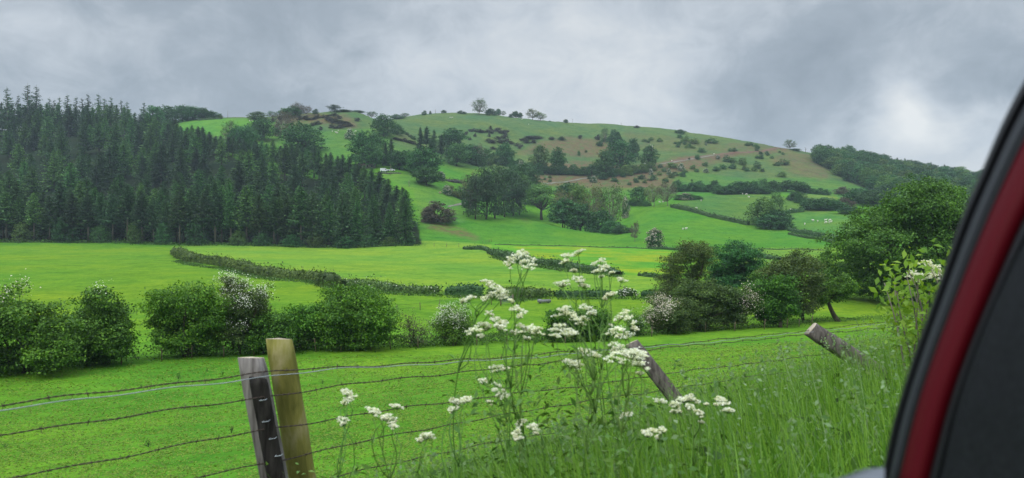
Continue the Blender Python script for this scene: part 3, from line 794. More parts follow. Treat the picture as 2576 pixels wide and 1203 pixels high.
# ------------------------------------------------------------------ trees of the middle distance and the hillside
# (kind, u, foot row, top row, width, colour, label, extra)
TREES = [
 # left skyline and the mound
 ('round', 462, 303, 265, 40, 'broad', 'round tree at the left end of the skyline row beyond the conifer wood', 700),
 ('round', 490, 303, 268, 42, 'broad', 'second round tree of the skyline row beyond the conifer wood', 702),
 ('round', 425, 306, 266, 44, 'broad', 'tree in the skyline row half behind the top of the conifer wood', 690),
 ('round', 390, 312, 266, 46, 'broad', 'tree in the skyline row nearest the spruce tops', 668),
 ('round', 515, 303, 272, 36, 'broad', 'third round tree of the skyline row beyond the conifer wood', 704),
 ('dome', 538, 302, 281, 34, 'broad', 'low tree at the right end of the skyline row beyond the conifer wood', 706),
 ('dome', 553, 302, 289, 16, 'broad_olive', 'thin bush ending the skyline row beyond the conifer wood', 706),
 ('dome', 650, 302, 281, 38, 'broad_light', 'pale green tree on the crest above the dark round bush', 690),
 ('round', 660, 336, 299, 46, 'broad', 'dark round tree on the slope below the pale crest tree', 600),
 ('round', 622, 352, 316, 44, 'broad', 'dark tree behind the top edge of the conifer wood', 575),
 ('sparse', 580, 350, 302, 46, 'broad_light', 'pale thin tree rising behind the top of the conifer wood', 572),
 ('round', 600, 352, 318, 36, 'broad', 'low round tree behind the pale thin tree at the wood top', 570),
 ('sparse', 688, 296, 279, 24, 'broad', 'small open tree on the crest left of the heathery mound', 690),
 ('round', 722, 292, 272, 30, 'broad', 'dense small tree on the crest of the heathery mound', 690),
 ('round', 741, 292, 268, 32, 'broad', 'taller dense tree on the crest of the heathery mound', 692),
 ('sparse', 750, 292, 258, 32, 'broad_brown', 'bare twiggy tree standing above the dense tree on the mound', 694),
 ('sparse', 772, 290, 266, 26, 'broad_brown', 'bare twiggy tree right of the dense trees on the mound', 694),
 ('sparse', 716, 346, 280, 56, 'broad_brown', 'brownish bare spring tree in front of the heathery mound', 612),
 ('round', 762, 364, 309, 76, 'sycamore', 'big round dark tree on the pasture below the heathery mound', 570),
 ('dome', 795, 286, 274, 12, 'broad', 'tiny bush on the mound crest left of the dark pointed tree', 700),
 ('pine', 842, 284, 263, 26, 'spruce_dark', 'dark spiky evergreen on top of the mound', 706),
 ('dome', 866, 284, 276, 30, 'broad', 'low bush beside the spiky evergreen on the mound', 706),
 ('dome', 902, 290, 278, 26, 'broad', 'low bush on the right shoulder of the mound', 712),
 ('sparse', 936, 302, 280, 26, 'broad', 'open tree on the right shoulder of the mound', 716),
 ('round', 966, 330, 288, 46, 'sycamore', 'dark round tree standing alone below the dip between the two hills', 640),
 ('dome', 1000, 328, 313, 28, 'broad', 'grey-green bush right of the dark lone tree in the dip', 660),
 ('dome', 1000, 300, 288, 26, 'broad', 'low dark tree on the skyline of the dip', 840),
 ('sparse', 1020, 298, 284, 20, 'broad', 'small open tree on the skyline of the dip', 845),
 ('round', 912, 412, 330, 52, 'sycamore', 'dark round tree at the left of the farm tree clump', 520),
 ('tall', 946, 416, 331, 56, 'broad', 'tall grey-green tree in the middle of the farm tree clump', 525),
 ('round', 928, 424, 365, 56, 'broad', 'lower dark tree in front of the farm tree clump', 505),
 ('spruce', 985, 420, 348, 26, 'spruce_dark', 'conifer at the right edge of the farm tree clump', 520),
 ('spruce', 970, 420, 358, 24, 'spruce_dark', 'shorter conifer inside the farm tree clump', 515),
 # the big hill skyline
 ('dome', 1068, 284, 278, 10, 'broad', 'tiny bush on the hill skyline, first from the left', 875),
 ('dome', 1083, 283, 279, 5, 'broad', 'tiny bush on the hill skyline, second from the left', 878),
 ('dome', 1117, 284, 277, 11, 'broad', 'tiny bush on the hill skyline, third from the left', 880),
 ('dome', 1158, 287, 278, 12, 'broad', 'small bush on the skyline left of the tall hilltop tree', 882),
 ('dome', 1168, 287, 281, 10, 'broad', 'smaller bush on the skyline beside the tall hilltop tree', 882),
 ('sparse', 1206, 288, 247, 35, 'broad_light', 'tall airy tree on the hilltop with sky showing through', 884),
 ('round', 1232, 289, 273, 19, 'broad', 'dark tree just right of the tall hilltop tree', 884),
 ('dome', 1245, 290, 279, 10, 'broad', 'low bush between the hilltop trees', 884),
 ('round', 1254, 290, 274, 10, 'broad', 'small upright tree on the hilltop', 886),
 ('sparse', 1266, 290, 279, 13, 'broad', 'small open tree right of the small upright hilltop tree', 886),
 ('round', 1297, 293, 280, 16, 'broad', 'dark tree on the hilltop left of the small crooked tree', 886),
 ('dome', 1284, 292, 287, 8, 'broad', 'low scrub on the skyline left of a dark hilltop tree', 886),
 ('round', 1309, 295, 283, 9, 'broad', 'small crooked tree on the hilltop', 886),
 ('sparse', 1340, 303, 273, 34, 'broad_olive', 'pale almost leafless tree on the right hilltop', 888),
 ('sparse', 1360, 305, 282, 28, 'broad_light', 'lower airy green tree beside the pale hilltop tree', 886),
 ('round', 1423, 311, 300, 9, 'broad', 'small lone tree on the skyline right of the hilltop trees', 884),
 ('dome', 1383, 307, 304, 6, 'broad', 'tiny bush on the skyline right of the hilltop trees', 886),
 ('dome', 1709, 334, 326, 22, 'broad', 'dark round bush on the long right skyline', 852),
 ('dome', 1601, 319, 316, 12, 'gorse', 'low dark scrub beside a pole on the long skyline', 868),
 ('sparse', 1986, 378, 351, 28, 'broad_light', 'lone airy tree on the skyline at the top of the track', 820),
 ('dome', 1998, 388, 374, 24, 'broad', 'dark bush at the foot of the lone skyline tree', 812),
 # below the big hill
 ('spruce', 1058, 396, 320, 26, 'spruce_dark', 'tallest conifer at the left of the hillside conifer clump', 612),
 ('spruce', 1074, 396, 318, 28, 'spruce_dark', 'second tall conifer of the hillside conifer clump', 614),
 ('spruce', 1092, 398, 326, 28, 'spruce_dark', 'third conifer of the hillside conifer clump', 610),
 ('spruce', 1110, 404, 338, 30, 'spruce_dark', 'fourth conifer of the hillside conifer clump', 602),
 ('spruce', 1086, 410, 350, 30, 'spruce_dark', 'front conifer of the hillside conifer clump', 594),
 ('spruce', 1130, 412, 352, 30, 'spruce_dark', 'fifth conifer of the hillside conifer clump', 596),
 ('round', 1138, 374, 322, 50, 'sycamore', 'rounded tree above the hillside conifer clump', 680),
 ('round', 1150, 420, 360, 46, 'broad', 'dark tree at the right foot of the hillside conifers', 590),
 ('round', 1180, 422, 364, 48, 'broad', 'mid green tree at the end of the hillside conifer clump', 615),
 ('sparse', 1196, 420, 362, 44, 'broad_brown', 'brownish spring tree at the end of the hillside conifer clump', 618),
 ('dome', 1204, 424, 390, 34, 'broad', 'low tree at the far end of the hillside conifer clump', 612),
 ('dome', 1224, 394, 374, 26, 'broad', 'dark bush between the conifer clump and a round dark tree', 660),
 ('round', 1271, 404, 359, 36, 'broad', 'dark round tree at the left end of the hedgerow across the hill', 650),
 ('round', 1357, 404, 365, 38, 'broad_light', 'pale green round tree in the hedgerow across the hill', 655),
 ('round', 1404, 408, 371, 32, 'sycamore', 'dark round tree in the hedgerow right of the pale green tree', 655),
 ('round', 1519, 414, 377, 40, 'sycamore', 'dark tree in front of the biggest dark tree on the hillside', 650),
 ('round', 1561, 398, 352, 56, 'sycamore', 'biggest dark round tree on the bracken hillside', 680),
 ('round', 1592, 380, 348, 24, 'broad', 'grey-green tree behind the biggest dark hillside tree', 720),
 ('round', 1544, 352, 326, 26, 'broad', 'bluish tree on the slope above the biggest dark hillside tree', 770),
 ('dome', 1556, 352, 336, 20, 'broad', 'bush beside the bluish tree on the upper slope', 768),
 ('sparse', 1521, 338, 320, 22, 'broad', 'open round tree high on the slope near the skyline', 800),
 ('round', 1631, 397, 366, 36, 'sycamore', 'dark round tree at the right end of the hedgerow across the hill', 690),
 ('round', 1048, 428, 380, 60, 'sycamore', 'big dark sycamore beside the farm, its left half', 500),
 ('round', 1070, 432, 370, 66, 'sycamore', 'biggest dark sycamore beside the farm', 490),
 ('round', 1006, 430, 379, 52, 'broad', 'round tree behind the parked vehicles at the farm', 505),
 ('round', 1073, 466, 420, 54, 'sycamore', 'sycamore on the eroded bank below the farm trees', None),
 ('dome', 1103, 560, 507, 62, 'broad_brown', 'dark bronze bush beside the right end of the conifer wood', None),
 ('dome', 1078, 560, 520, 34, 'broad_brown', 'smaller bronze bush touching the conifer wood', None),
 # pine and larch clump
 ('sparse', 1184, 548, 430, 44, 'broad_olive', 'yellowish spring tree at the left of the pine clump', 430),
 ('pine', 1196, 552, 440, 62, 'pine', 'first dark pine from the left in the pine clump', None),
 ('pine', 1222, 552, 420, 66, 'pine', 'second dark pine from the left in the pine clump', None),
 ('pine', 1246, 550, 412, 70, 'pine', 'tallest dark pine in the pine clump', None),
 ('pine', 1268, 546, 426, 66, 'pine', 'fourth dark pine from the left in the pine clump', None),
 ('pine', 1290, 543, 436, 56, 'pine', 'fifth dark pine from the left in the pine clump', None),
 ('pine', 1306, 541, 462, 44, 'pine', 'lowest pine at the right edge of the pine clump', None),
 ('dome', 1180, 520, 478, 30, 'broad', 'low round tree at the left foot of the pine clump', 440),
 ('round', 1316, 466, 412, 46, 'broad', 'dark tree behind the top of the pine clump', 560),
 ('round', 1336, 470, 428, 36, 'broad', 'round green tree behind and right of the pine clump', 550),
 ('round', 1290, 462, 416, 44, 'broad', 'tree hidden behind the pine tops', 570),
 ('round', 1312, 486, 440, 40, 'broad_light', 'pale green tree beside the pine clump', 530),
 ('dome', 1345, 500, 462, 40, 'broad', 'low dark tree between the pines and the oak', 520),
 ('oak', 1362, 553, 462, 82, 'broad_light', 'spreading oak with a clear trunk on the knoll', None),
 # mixed group right of the oak
 ('round', 1432, 490, 460, 62, 'broad', 'dark flat-topped trees behind the mixed group on the knoll', 540),
 ('sparse', 1420, 566, 474, 52, 'broad_olive', 'olive-brown spring tree at the left of the mixed group', 428),
 ('round', 1416, 572, 500, 56, 'broad', 'dark low tree at the left foot of the mixed group', 425),
 ('tall', 1456, 574, 462, 44, 'broad_light', 'tall fresh green tree in the mixed group', 428),
 ('round', 1460, 582, 512, 58, 'broad', 'dark low tree in the middle of the mixed group', 420),
 ('sparse', 1492, 580, 461, 56, 'broad_olive', 'brownish bare-limbed tree in the mixed group', 424),
 ('sparse', 1536, 584, 461, 62, 'broad_light', 'pale airy tree at the right of the mixed group', 424),
 ('dome', 1516, 592, 530, 62, 'broad', 'dark bush under the pale airy tree', 412),
 ('dome', 1540, 598, 556, 46, 'broad', 'dark bush at the right foot of the mixed group', 400),
 ('dome', 1566, 609, 566, 44, 'broad', 'round bush on the tail of the knoll', 388),
 ('sparse', 1597, 619, 556, 22, 'broad_brown', 'narrow brown leafless poplar at the end of the knoll', 345),
 # right-hand fields
 ('sparse', 1645, 520, 462, 38, 'broad_olive', 'left one of the two thin spring trees by the hedge corner', None),
 ('sparse', 1679, 519, 458, 42, 'broad_brown', 'right one of the two thin spring trees by the hedge corner', None),
 ('tall', 1606, 513, 469, 40, 'sycamore', 'dark tree left of the two thin spring trees', None),
 ('dome', 1634, 519, 510, 10, 'broad', 'tiny bush between the dark tree and the thin spring trees', None),
 ('round', 1916, 560, 496, 56, 'broad_light', 'left grey-green tree of the tree clump in the right-hand field', 425),
 ('round', 1952, 570, 528, 58, 'broad', 'front dark tree of the tree clump in the right-hand field', 418),
 ('round', 1938, 580, 540, 60, 'broad', 'low front bush of the tree clump in the right-hand field', 410),
 ('tall', 1954, 545, 482, 36, 'broad_light', 'tall back tree of the tree clump in the right-hand field', 440),
 ('dome', 1974, 582, 545, 36, 'broad', 'rightmost bush of the tree clump in the right-hand field', 408),
 ('round', 1978, 486, 453, 50, 'sycamore', 'dark round tree in the far hedgerow', 580),
 ('round', 2012, 490, 458, 32, 'broad', 'smaller dark tree right of the round tree in the far hedgerow', 578),
 ('round', 1866, 488, 456, 60, 'broad', 'spreading dark tree in the middle of the far hedgerow', 565),
 ('dome', 1838, 494, 466, 50, 'broad', 'dark bush left of the spreading tree in the far hedgerow', 560),
 ('dome', 1908, 494, 470, 56, 'broad', 'dark bush right of the spreading tree in the far hedgerow', 560),
 ('dome', 2005, 512, 482, 40, 'broad', 'low tree above the end of the right-hand sheep field', 520),
 ('dome', 2042, 532, 499, 46, 'broad', 'left tree of the clump above the sheep field', 480),
 ('round', 2076, 534, 497, 50, 'broad', 'middle tree of the clump above the sheep field', 478),
 ('dome', 2104, 538, 505, 44, 'broad', 'right tree of the clump above the sheep field', 474),
 ('dome', 2126, 530, 497, 36, 'broad_brown', 'brown bush right of the clump above the sheep field', 480),
 ('dome', 2118, 500, 470, 34, 'broad_brown', 'pinkish brown tree below the far wood', 590),
 ('round', 2160, 520, 474, 62, 'broad', 'dark tree right of the pinkish brown tree', 520),
 ('round', 2196, 540, 480, 60, 'broad', 'dark tree behind the big leaning tree, left', 500),
 ('round', 2240, 520, 462, 70, 'broad', 'dark tree between the far wood and the big leaning tree', 560),
 ('dome', 2140, 545, 520, 50, 'broad', 'green bush beside the big leaning tree at the sheep field', 455),
]
for t in TREES:
    kind, u, vb, vt, w, mat, label, d = t
    cat = 'bush' if kind in ('dome',) else 'tree'
    name = {'spruce': 'conifer_tree', 'pine': 'pine_tree', 'oak': 'oak_tree', 'dome': 'bush'}.get(kind, 'broadleaf_tree')
    px_place(kind, u, vb, vt, w * {'spruce': 3.3, 'sparse': 1.1}.get(kind, 1.28), name, label, cat, d=d, mat=mat, i=None)
# hawthorns in flower
FLOWER = [(700, 318, 302, 18, 'pink', 'flowering hawthorn beside the brownish bare tree below the mound', 620), (881, 350, 324, 24, 'white', 'pale flowering hawthorn alone on the pasture below the mound', None),
 (1111, 455, 432, 24, 'white', 'white flowering hawthorn right of the sycamore on the bank', None), (1124, 491, 466, 24, 'pink', 'flowering hawthorn at the left end of the field corner bushes', None),
 (1306, 498, 478, 22, 'white', 'flowering hawthorn half hidden right of the pine clump', 520), (1310, 420, 404, 16, 'white', 'small flowering hawthorn below the hedgerow on the bracken', 630),
 (1647, 624, 575, 46, 'pink', 'pink-white hawthorn by the field corner beside the brown poplar', None), (1722, 503, 486, 36, 'pink', 'flowering hawthorn among the bushes above the sloping hedge', None),
 (1573, 515, 493, 20, 'pink', 'flowering hawthorn behind the pale airy tree', 480), (1898, 482, 468, 22, 'pink', 'faded flowering hawthorn in the far hedgerow', 575)]
for u, vb, vt, w, c, label, d in FLOWER:
    px_place('dome', u, vb, vt, w, 'hawthorn_tree', label, 'hawthorn', d=d, mat='broad', blossom=c)
# bushes in hedgerow runs: each its own bush
def bush_run(u0, v0, u1, v1, hpx, n, mat, label, group, dd=None, jitter=.25, kind='dome'):
    for k in range(n):
        f = (k + .5) / n; u = u0 + (u1 - u0) * f; v = v0 + (v1 - v0) * f
        h = hpx * rng.uniform(.7, 1.25); w = abs(u1 - u0) / n * rng.uniform(1.35, 1.8)
        d = None if dd is None else dd[0] + (dd[1] - dd[0]) * f
        foot = ray(u, v) if d is None else at(u, d)
        pl = place(kind, foot, w * foot[1] / F, h * foot[1] / F, 'hedgerow_bush', f'{nth[k]} bush from the left {label}', 'bush', mat, group)
bush_run(1205, 398, 1545, 412, 23, 15, 'broad', 'in the hedgerow across the bracken hill', 'bushes of the hedgerow across the bracken hill', (640, 660))
bush_run(1545, 414, 1645, 408, 20, 5, 'broad_light', 'in the light green end of the hedgerow across the hill', 'light green bushes ending the hedgerow across the hill', (655, 680))
bush_run(1694, 478, 1806, 480, 25, 6, 'broad', 'in the short hedgerow below the scattered bushes', 'bushes of the short hedgerow below the scattered bushes', (585, 580))
bush_run(1798, 492, 1955, 482, 28, 7, 'broad', 'in the far hedgerow above the sloping sheep field', 'bushes of the far hedgerow above the sloping sheep field', (556, 572))
bush_run(2005, 486, 2085, 494, 17, 5, 'broad', 'in the low hedge right of the far hedgerow', 'bushes of the low hedge right of the far hedgerow', (578, 570))
bush_run(1984, 498, 2030, 520, 20, 3, 'broad', 'on the hedge down to the tree clump', 'bushes on the hedge down to the tree clump', (530, 490))
bush_run(1700, 503, 1765, 502, 14, 4, 'broad', 'beside the flowering hawthorn above the sloping hedge', 'bushes beside the flowering hawthorn above the sloping hedge')
bush_run(1124, 486, 1172, 508, 24, 3, 'broad_olive', 'in the field corner left of the pine clump', 'field corner bushes left of the pine clump')
bush_run(1570, 516, 1632, 519, 13, 5, 'broad', 'under the dark tree left of the thin spring trees', 'bushes under the dark tree left of the thin spring trees')
bush_run(1012, 336, 1045, 348, 8, 4, 'broad', 'along the dip below the big hill', 'bushes along the dip below the big hill', (690, 660))
bush_run(990, 356, 1046, 362, 8, 5, 'gorse', 'in the dark row left of the hillside conifers', 'dark low bushes left of the hillside conifers', (640, 640))
# scattered bushes on the bracken slope: (x, top, foot, width) read off the slope, in half-metre-ish steps
SB = [(110,320,380,40),(150,295,335,35),(695,290,335,40),(895,260,300,45),(945,280,330,60),(1030,290,355,80),(1200,290,350,80),(580,320,345,30),(1110,390,440,60),(960,365,400,35),(870,345,390,40),(1015,370,400,40),(1550,335,375,40),(1635,350,390,40),(1590,335,372,35),(1380,390,430,30),(1425,385,432,45),(1690,460,505,35),(1790,470,500,30),(1355,455,535,60),(1415,480,540,60),(1410,535,600,60),(1495,480,560,70),(1650,515,600,60),(1840,530,570,50),(1905,495,560,80),(1530,560,612,60),(1615,580,625,50),(1700,590,630,40),(1885,615,680,70),(1250,570,620,55),(1310,550,605,55),(1140,530,575,50),(1020,555,605,45),(1055,595,630,40),(815,530,595,90),(700,545,590,40),(735,580,630,40),(810,640,690,50),(845,620,670,60),(925,625,680,40),(640,650,710,50),(520,655,700,60),(460,690,735,35),(400,725,760,35),(335,630,680,40),(240,615,670,55),(240,675,725,40),(400,620,670,40),(130,625,700,70),(160,545,620,60),(95,560,620,60),(30,560,640,70),(735,690,720,30),(600,690,715,40),(1010,700,722,18),(1250,705,722,18),(885,700,715,12)]
SB = [(x * .2570 + 1481, b * .2570 + 270.5, t * .2570 + 270.5, w * .2570) for x, t, b, w in SB]
SB += [(x * .4015 + 966, b * .4015 + 225.4, t * .4015 + 225.4, w * .4015) for x, t, b, w in [(915,455,502,50),(955,450,492,40),(1100,475,532,45),(1195,485,532,45),(1232,490,532,40),(1310,545,580,35),(1375,515,562,50),(1285,520,560,20),(1430,505,548,38),(1500,515,550,25),(1540,500,540,30),(655,425,475,55),(715,425,465,36),(1115,295,318,40),(1350,322,350,35),(1380,300,325,28),(1220,378,415,16),(1265,375,395,14)]]
# more self-sown scrub on the bracken
rs = np.random.default_rng(61)
for (u0, u1, v0, v1, n_) in ((1300, 1540, 414, 462, 16), (1540, 1700, 424, 470, 14), (1700, 1980, 388, 440, 18), (1560, 1900, 335, 372, 14)):
    for q_ in range(n_):
        if q_ % 3 == 0: cu, cv = rs.uniform(u0, u1), rs.uniform(v0, v1)
        u_ = cu + rs.normal() * 11; v_ = cv + rs.normal() * 2.5 + (u_ - (u0 + u1) / 2) * (.06 if v0 < 380 else -.06 if u0 > 1650 else 0); s_ = rs.uniform(5, 10)
        SB.append((u_, v_, v_ - s_ * rs.uniform(.8, 1.3), s_))
SBW = [(1145*.257+1481, 370*.257+270.5, 345*.257+270.5, 8), (1265*.257+1481, 506*.257+270.5, 465*.257+270.5, 11), (905*.257+1481, 620*.257+270.5, 545*.257+270.5, 18), (1145*.257+1481, 636*.257+270.5, 595*.257+270.5, 15),
       (785*.257+1481, 662*.257+270.5, 600*.257+270.5, 12), (610*.257+1481, 662*.257+270.5, 600*.257+270.5, 11), (50*.257+1481, 732*.257+270.5, 670*.257+270.5, 16), (550*.257+1481, 602*.257+270.5, 545*.257+270.5, 13),
       (870*.4015+966, 492*.4015+225.4, 455*.4015+225.4, 17)]
def slope_zone(u, v):
    tv = float(np.interp(u, [1520, 1666, 1764, 1866, 1972], [430, 412, 395, 384, 372]))
    if u < 1540: return 'on the bracken below the hedgerow across the hill' if v > 410 else 'on the gorse slope above the hedgerow'
    if v < tv - 2: return 'on the slope above the reddish track'
    if v < tv + 34: return 'on the bracken just below the reddish track'
    return 'low on the slope above the short hedgerow'
zones = {}
for u, vb, vt, w in SB: zones.setdefault(slope_zone(u, vb), []).append((u, vb, vt, w))
for z, lst in zones.items():
    for k, (u, vb, vt, w) in enumerate(sorted(lst)):
        size = 'tiny' if w < 9 else ('small' if w < 14 else 'round')
        nm = nth[k] if k < len(nth) else 'one more'
        px_place('bush', u, vb, vb - (vb - vt) * .9, w * 1.4, 'bush', f'{size} green bush {z}, {nm} from the left', 'bush', mat=['broad', 'broad', 'broad', 'broad_light'][int(rng.integers(4))], group='bushes scattered ' + z)
for k, (u, vb, vt, w) in enumerate(sorted(SBW)):
    px_place('dome', u, vb, vt, w, 'hawthorn_bush', f'small hawthorn in white flower on the bracken slope, {nth[k]} from the left', 'hawthorn', mat='broad', group='white flowering hawthorns on the bracken slope', blossom='white')
# more self-sown scrub
# gorse
GO = [(630,425,40),(700,425,90),(845,400,40),(590,455,40),(800,430,80),(860,445,60),(920,420,80),(990,445,90),(680,475,40),(830,480,30),(1000,480,30),(630,510,30),(830,525,90),(870,545,80),(920,505,80),(960,545,90),(1020,530,80),(1060,555,70),(990,500,60),(1200,520,100),(1260,500,120),(1340,495,110),(1220,545,80),(1290,540,70),(1140,575,70),(1150,600,40),(870,610,80),(1490,503,70),(1585,510,60),(1780,495,40),(1965,485,40),(1970,508,60),(740,432,50),(1300,505,70),(940,440,50)]
GO = sorted((x * .2408 + 1030.4, y * .2408 + 225.4 + 4, w * .2408) for x, y, w in GO)
for k, (u, v, w) in enumerate(GO):
    nm = nth[k] if k < len(nth) else f'{["fifth", "fourth", "third", "second", "first"][len(GO) - k - 1] if len(GO) - k - 1 < 5 else "middle"} from last'
    px_place('low', u, v, v - 7 - rng.uniform(0, 3), w * 1.15, 'gorse_bush', f'dark gorse patch on the big hill, {nm} counted from the left', 'gorse', mat='gorse', group='gorse patches on the big hill')
GM = [(1530,280,60),(1570,300,70),(1600,320,80),(1640,330,90),(1690,340,90),(1740,350,80),(1780,370,70),(1620,380,60),(1660,390,70),(1700,375,80),(1580,385,40),(1475,405,50),(1865,315,50),(1600,260,90),(1660,290,70),(1450,280,70),(1380,300,80),(1310,290,80),(1450,345,70),(1400,360,60),(1260,300,60),(980,320,60),(1050,300,60)]
GM = sorted((x * .2408 + 450.8, y * .2408 + 225.4, w * .2408) for x, y, w in GM)
for k, (u, v, w) in enumerate(GM):
    px_place('low', u, v + 4, v - 5, w * 1.2, 'gorse_bush', f'dark heathery gorse patch on the left mound, {nth[k]} counted from the left', 'gorse', mat='gorse', group='gorse patches on the left mound')
# the far wood on the right-hand ridge: every crown a tree
rf = np.random.default_rng(21)
top_u = [2066, 2085, 2130, 2173, 2216, 2237, 2277, 2333, 2387, 2447, 2600]; top_v = [392, 380, 372, 381, 386, 396, 400, 408, 418, 432, 452]
bot_u = [2066, 2098, 2135, 2186, 2240, 2300, 2600]; bot_v = [414, 430, 455, 470, 500, 520, 540]
n = 0
for row in range(9):
    f = row / 8
    for u in np.arange(2068, 2620, 19):
        u = u + rf.uniform(-8, 8); vt = float(np.interp(u, top_u, top_v)); vb = float(np.interp(u, bot_u, bot_v))
        v = vt + 22 * min(1, (vb - vt) / 40) * (1 - f) + (vb - vt) * f
        if v > vb + 1 or v < vt + 12 or u > 2500 and row > 5: continue
        p = ray(u, v)
        if row == 0: p = at(u, 880 + rf.uniform(-10, 10))
        h = rf.uniform(11, 16); w = rf.uniform(10, 14)
        if row == 0: h = max(6, p[1] * pv(vt + rf.uniform(-2, 2)) - p[2])
        band = ['skyline', 'upper', 'upper', 'middle', 'middle', 'middle', 'lower', 'lower', 'lower'][row]
        side = 'left' if u < 2180 else ('middle' if u < 2330 else 'right')
        con = row == 0 and u > 2230
        place('spruce' if con else 'round', p, w * (1.6 if con else 1.2), h, 'conifer_tree' if con else 'broadleaf_tree', f'{"small conifer" if con else "round tree crown"} in the {band} {side} of the far wood on the right-hand ridge', 'tree',
              'spruce_dark' if con else ['broad', 'broad', 'broad_light'][int(rf.integers(3))], f'trees in the {band} {side} of the far wood'); n += 1
print('far wood', n, 'spruces', ntree)
# ------------------------------------------------------------------ hedges
def hedge(label, path, width, mat, size, dens, group='field hedges', seed=0, blossom=None):
    """a clipped hedge along the ground: path of (u, foot row, height in picture units)"""
    r = np.random.default_rng(seed)
    P = np.array([list(ray(u, v)) + [h] for u, v, h in path]); hm = P[:, 3] * P[:, 1] / F
    seg = np.concatenate([[0], np.cumsum(np.linalg.norm(np.diff(P[:, :2], axis=0), axis=1))])
    L = seg[-1]
    def curve(s):
        return np.interp(s, seg, P[:, 0]), np.interp(s, seg, P[:, 1]), np.interp(s, seg, hm)
    def surf(s, a):
        # a runs 0..1 over the near side, top and far side
        x, y, h = curve(s); x2, y2, _ = curve(s + .3); tx, ty = x2 - x, y2 - y
        n = np.maximum(np.hypot(tx, ty), 1e-6); nx, ny = -ty / n, tx / n
        th = np.pi * a; ca, sa = np.cos(th), np.sin(th)
        ex = np.sign(ca) * np.abs(ca) ** .5; ez = np.abs(sa) ** .55
        lum = 1 + .34 * fbm(s / 2.2, a * 2.5 + seed, seed, 3) * 2 ; hl = 1 + .36 * 2 * fbm(s / 4, s * 0 + seed, seed + 9, 3)
        px = x + nx * ex * width / 2 * lum; py = y + ny * ex * width / 2 * lum
        return np.stack([px, py, height(px, py) - .1 + h * ez * hl], -1), np.stack([nx * ex, ny * ex, ez], -1)
    ss = np.arange(0, L - .4, .9); aa = np.linspace(0, 1, 11)
    S, A = np.meshgrid(ss, aa, indexing='ij')
    v, _ = surf(S.ravel(), A.ravel()); v = v.reshape(len(ss), 11, 3)
    mid = v.mean(1, keepdims=True); v = mid + (v - mid) * .84
    i = np.arange(len(ss) - 1)[:, None] * 11 + np.arange(10)[None]
    q = np.stack([i, i + 1, i + 12, i + 11], -1).reshape(-1, 4)
    n = int(L * dens)
    s = r.uniform(0, L - .4, n); a = r.random(n)
    c, nr = surf(s, a); c = c + r.normal(size=c.shape) * size * .3
    # unclipped shoots
    sh = r.random(n) < .08; c[sh, 2] += r.random(sh.sum()) * size * 2.2
    v2, q2 = leaf_quads(c, nr + r.normal(size=nr.shape) * .6, size * r.uniform(.6, 1.4, n), r)
    vv = v.reshape(-1, 3)
    me = mesh_np('hedge', np.concatenate([vv, v2]), [q, q2 + len(vv)], [M[mat]])
    o = tag(link(bpy.data.objects.new('hedge', me)), label, 'hedge', group)
    if blossom:
        k = (nr[:, 2] > .2) & (r.random(n) < blossom)
        v3, q3 = leaf_quads(c[k] + nr[k] * .15, nr[k] + r.normal(size=nr[k].shape) * .4, size * .6, r, .8)
        mesh_obj('blossom', v3, q3, M['blossom'], o)
    return o
hedge('long clipped hedge curving down from the conifer wood through the valley field', [(441, 640, 13), (450, 648, 20), (480, 660, 22), (560, 669, 21), (640, 691, 22), (700, 699, 23), (770, 703, 23), (826, 716, 28)], 2.6, 'hedge', .42, 60, seed=1)
hedge('tall shaggy hump of hedge where the long hedge bends', [(808, 718, 28), (835, 720, 32), (862, 719, 24)], 3.0, 'hedge', .4, 90, seed=2)
hedge('right half of the long hedge with patches of may blossom', [(858, 718, 18), (900, 721, 18), (950, 729, 18), (1000, 735, 20), (1060, 738, 20), (1118, 739, 18)], 2.2, 'hedge', .34, 75, seed=3, blossom=.04)
hedge('overgrown hedge beyond the white-flowered bush, left of the field gate', [(1126, 740, 20), (1160, 742, 24), (1200, 743, 26), (1226, 743, 22)], 2.6, 'hedge_far', .34, 95, seed=4)
hedge('uneven hedge above the field gate', [(1236, 745, 20), (1262, 748, 24), (1290, 753, 27), (1330, 750, 25), (1362, 745, 20), (1380, 742, 16)], 2.6, 'hedge', .34, 95, seed=5)
hedge('low hedge beyond the water trough', [(1396, 747, 16), (1440, 747, 18), (1500, 745, 19), (1545, 744, 14)], 2.0, 'hedge_far', .3, 85, seed=6)
hedge('short flowering hedge piece right of the trough hedge', [(1556, 744, 14), (1578, 744, 18), (1602, 744, 12)], 2.2, 'hedge', .3, 110, seed=7, blossom=.3)
hedge('short dark hedge piece left of the big sycamore', [(1614, 746, 12), (1640, 747, 19), (1664, 747, 16)], 2.2, 'hedge_far', .3, 100, seed=8)
hedge('clipped hedge between the pale field and the buttercup field', [(1232, 637, 10), (1245, 643, 14), (1285, 652, 15), (1340, 664, 16), (1400, 674, 17), (1470, 681, 17), (1530, 688, 15), (1556, 693, 9)], 2.4, 'hedge_far', .48, 42, seed=9)
hedge('gappy low hedge at the corner of the pale field', [(1166, 628, 9), (1190, 628, 8), (1215, 629, 10), (1234, 633, 8)], 1.8, 'hedge_far', .5, 22, seed=10)
hedge('short low hedge at the edge of the buttercup field', [(1612, 694, 8), (1640, 697, 9), (1662, 699, 8)], 1.6, 'hedge_far', .4, 45, seed=11)
hedge('hedge sloping down the right-hand field from the thin spring trees', [(1690, 522, 9), (1712, 527, 10), (1740, 533, 9), (1790, 547, 9), (1840, 558, 9), (1886, 568, 9)], 2.4, 'hedge_far', .7, 24, seed=12)
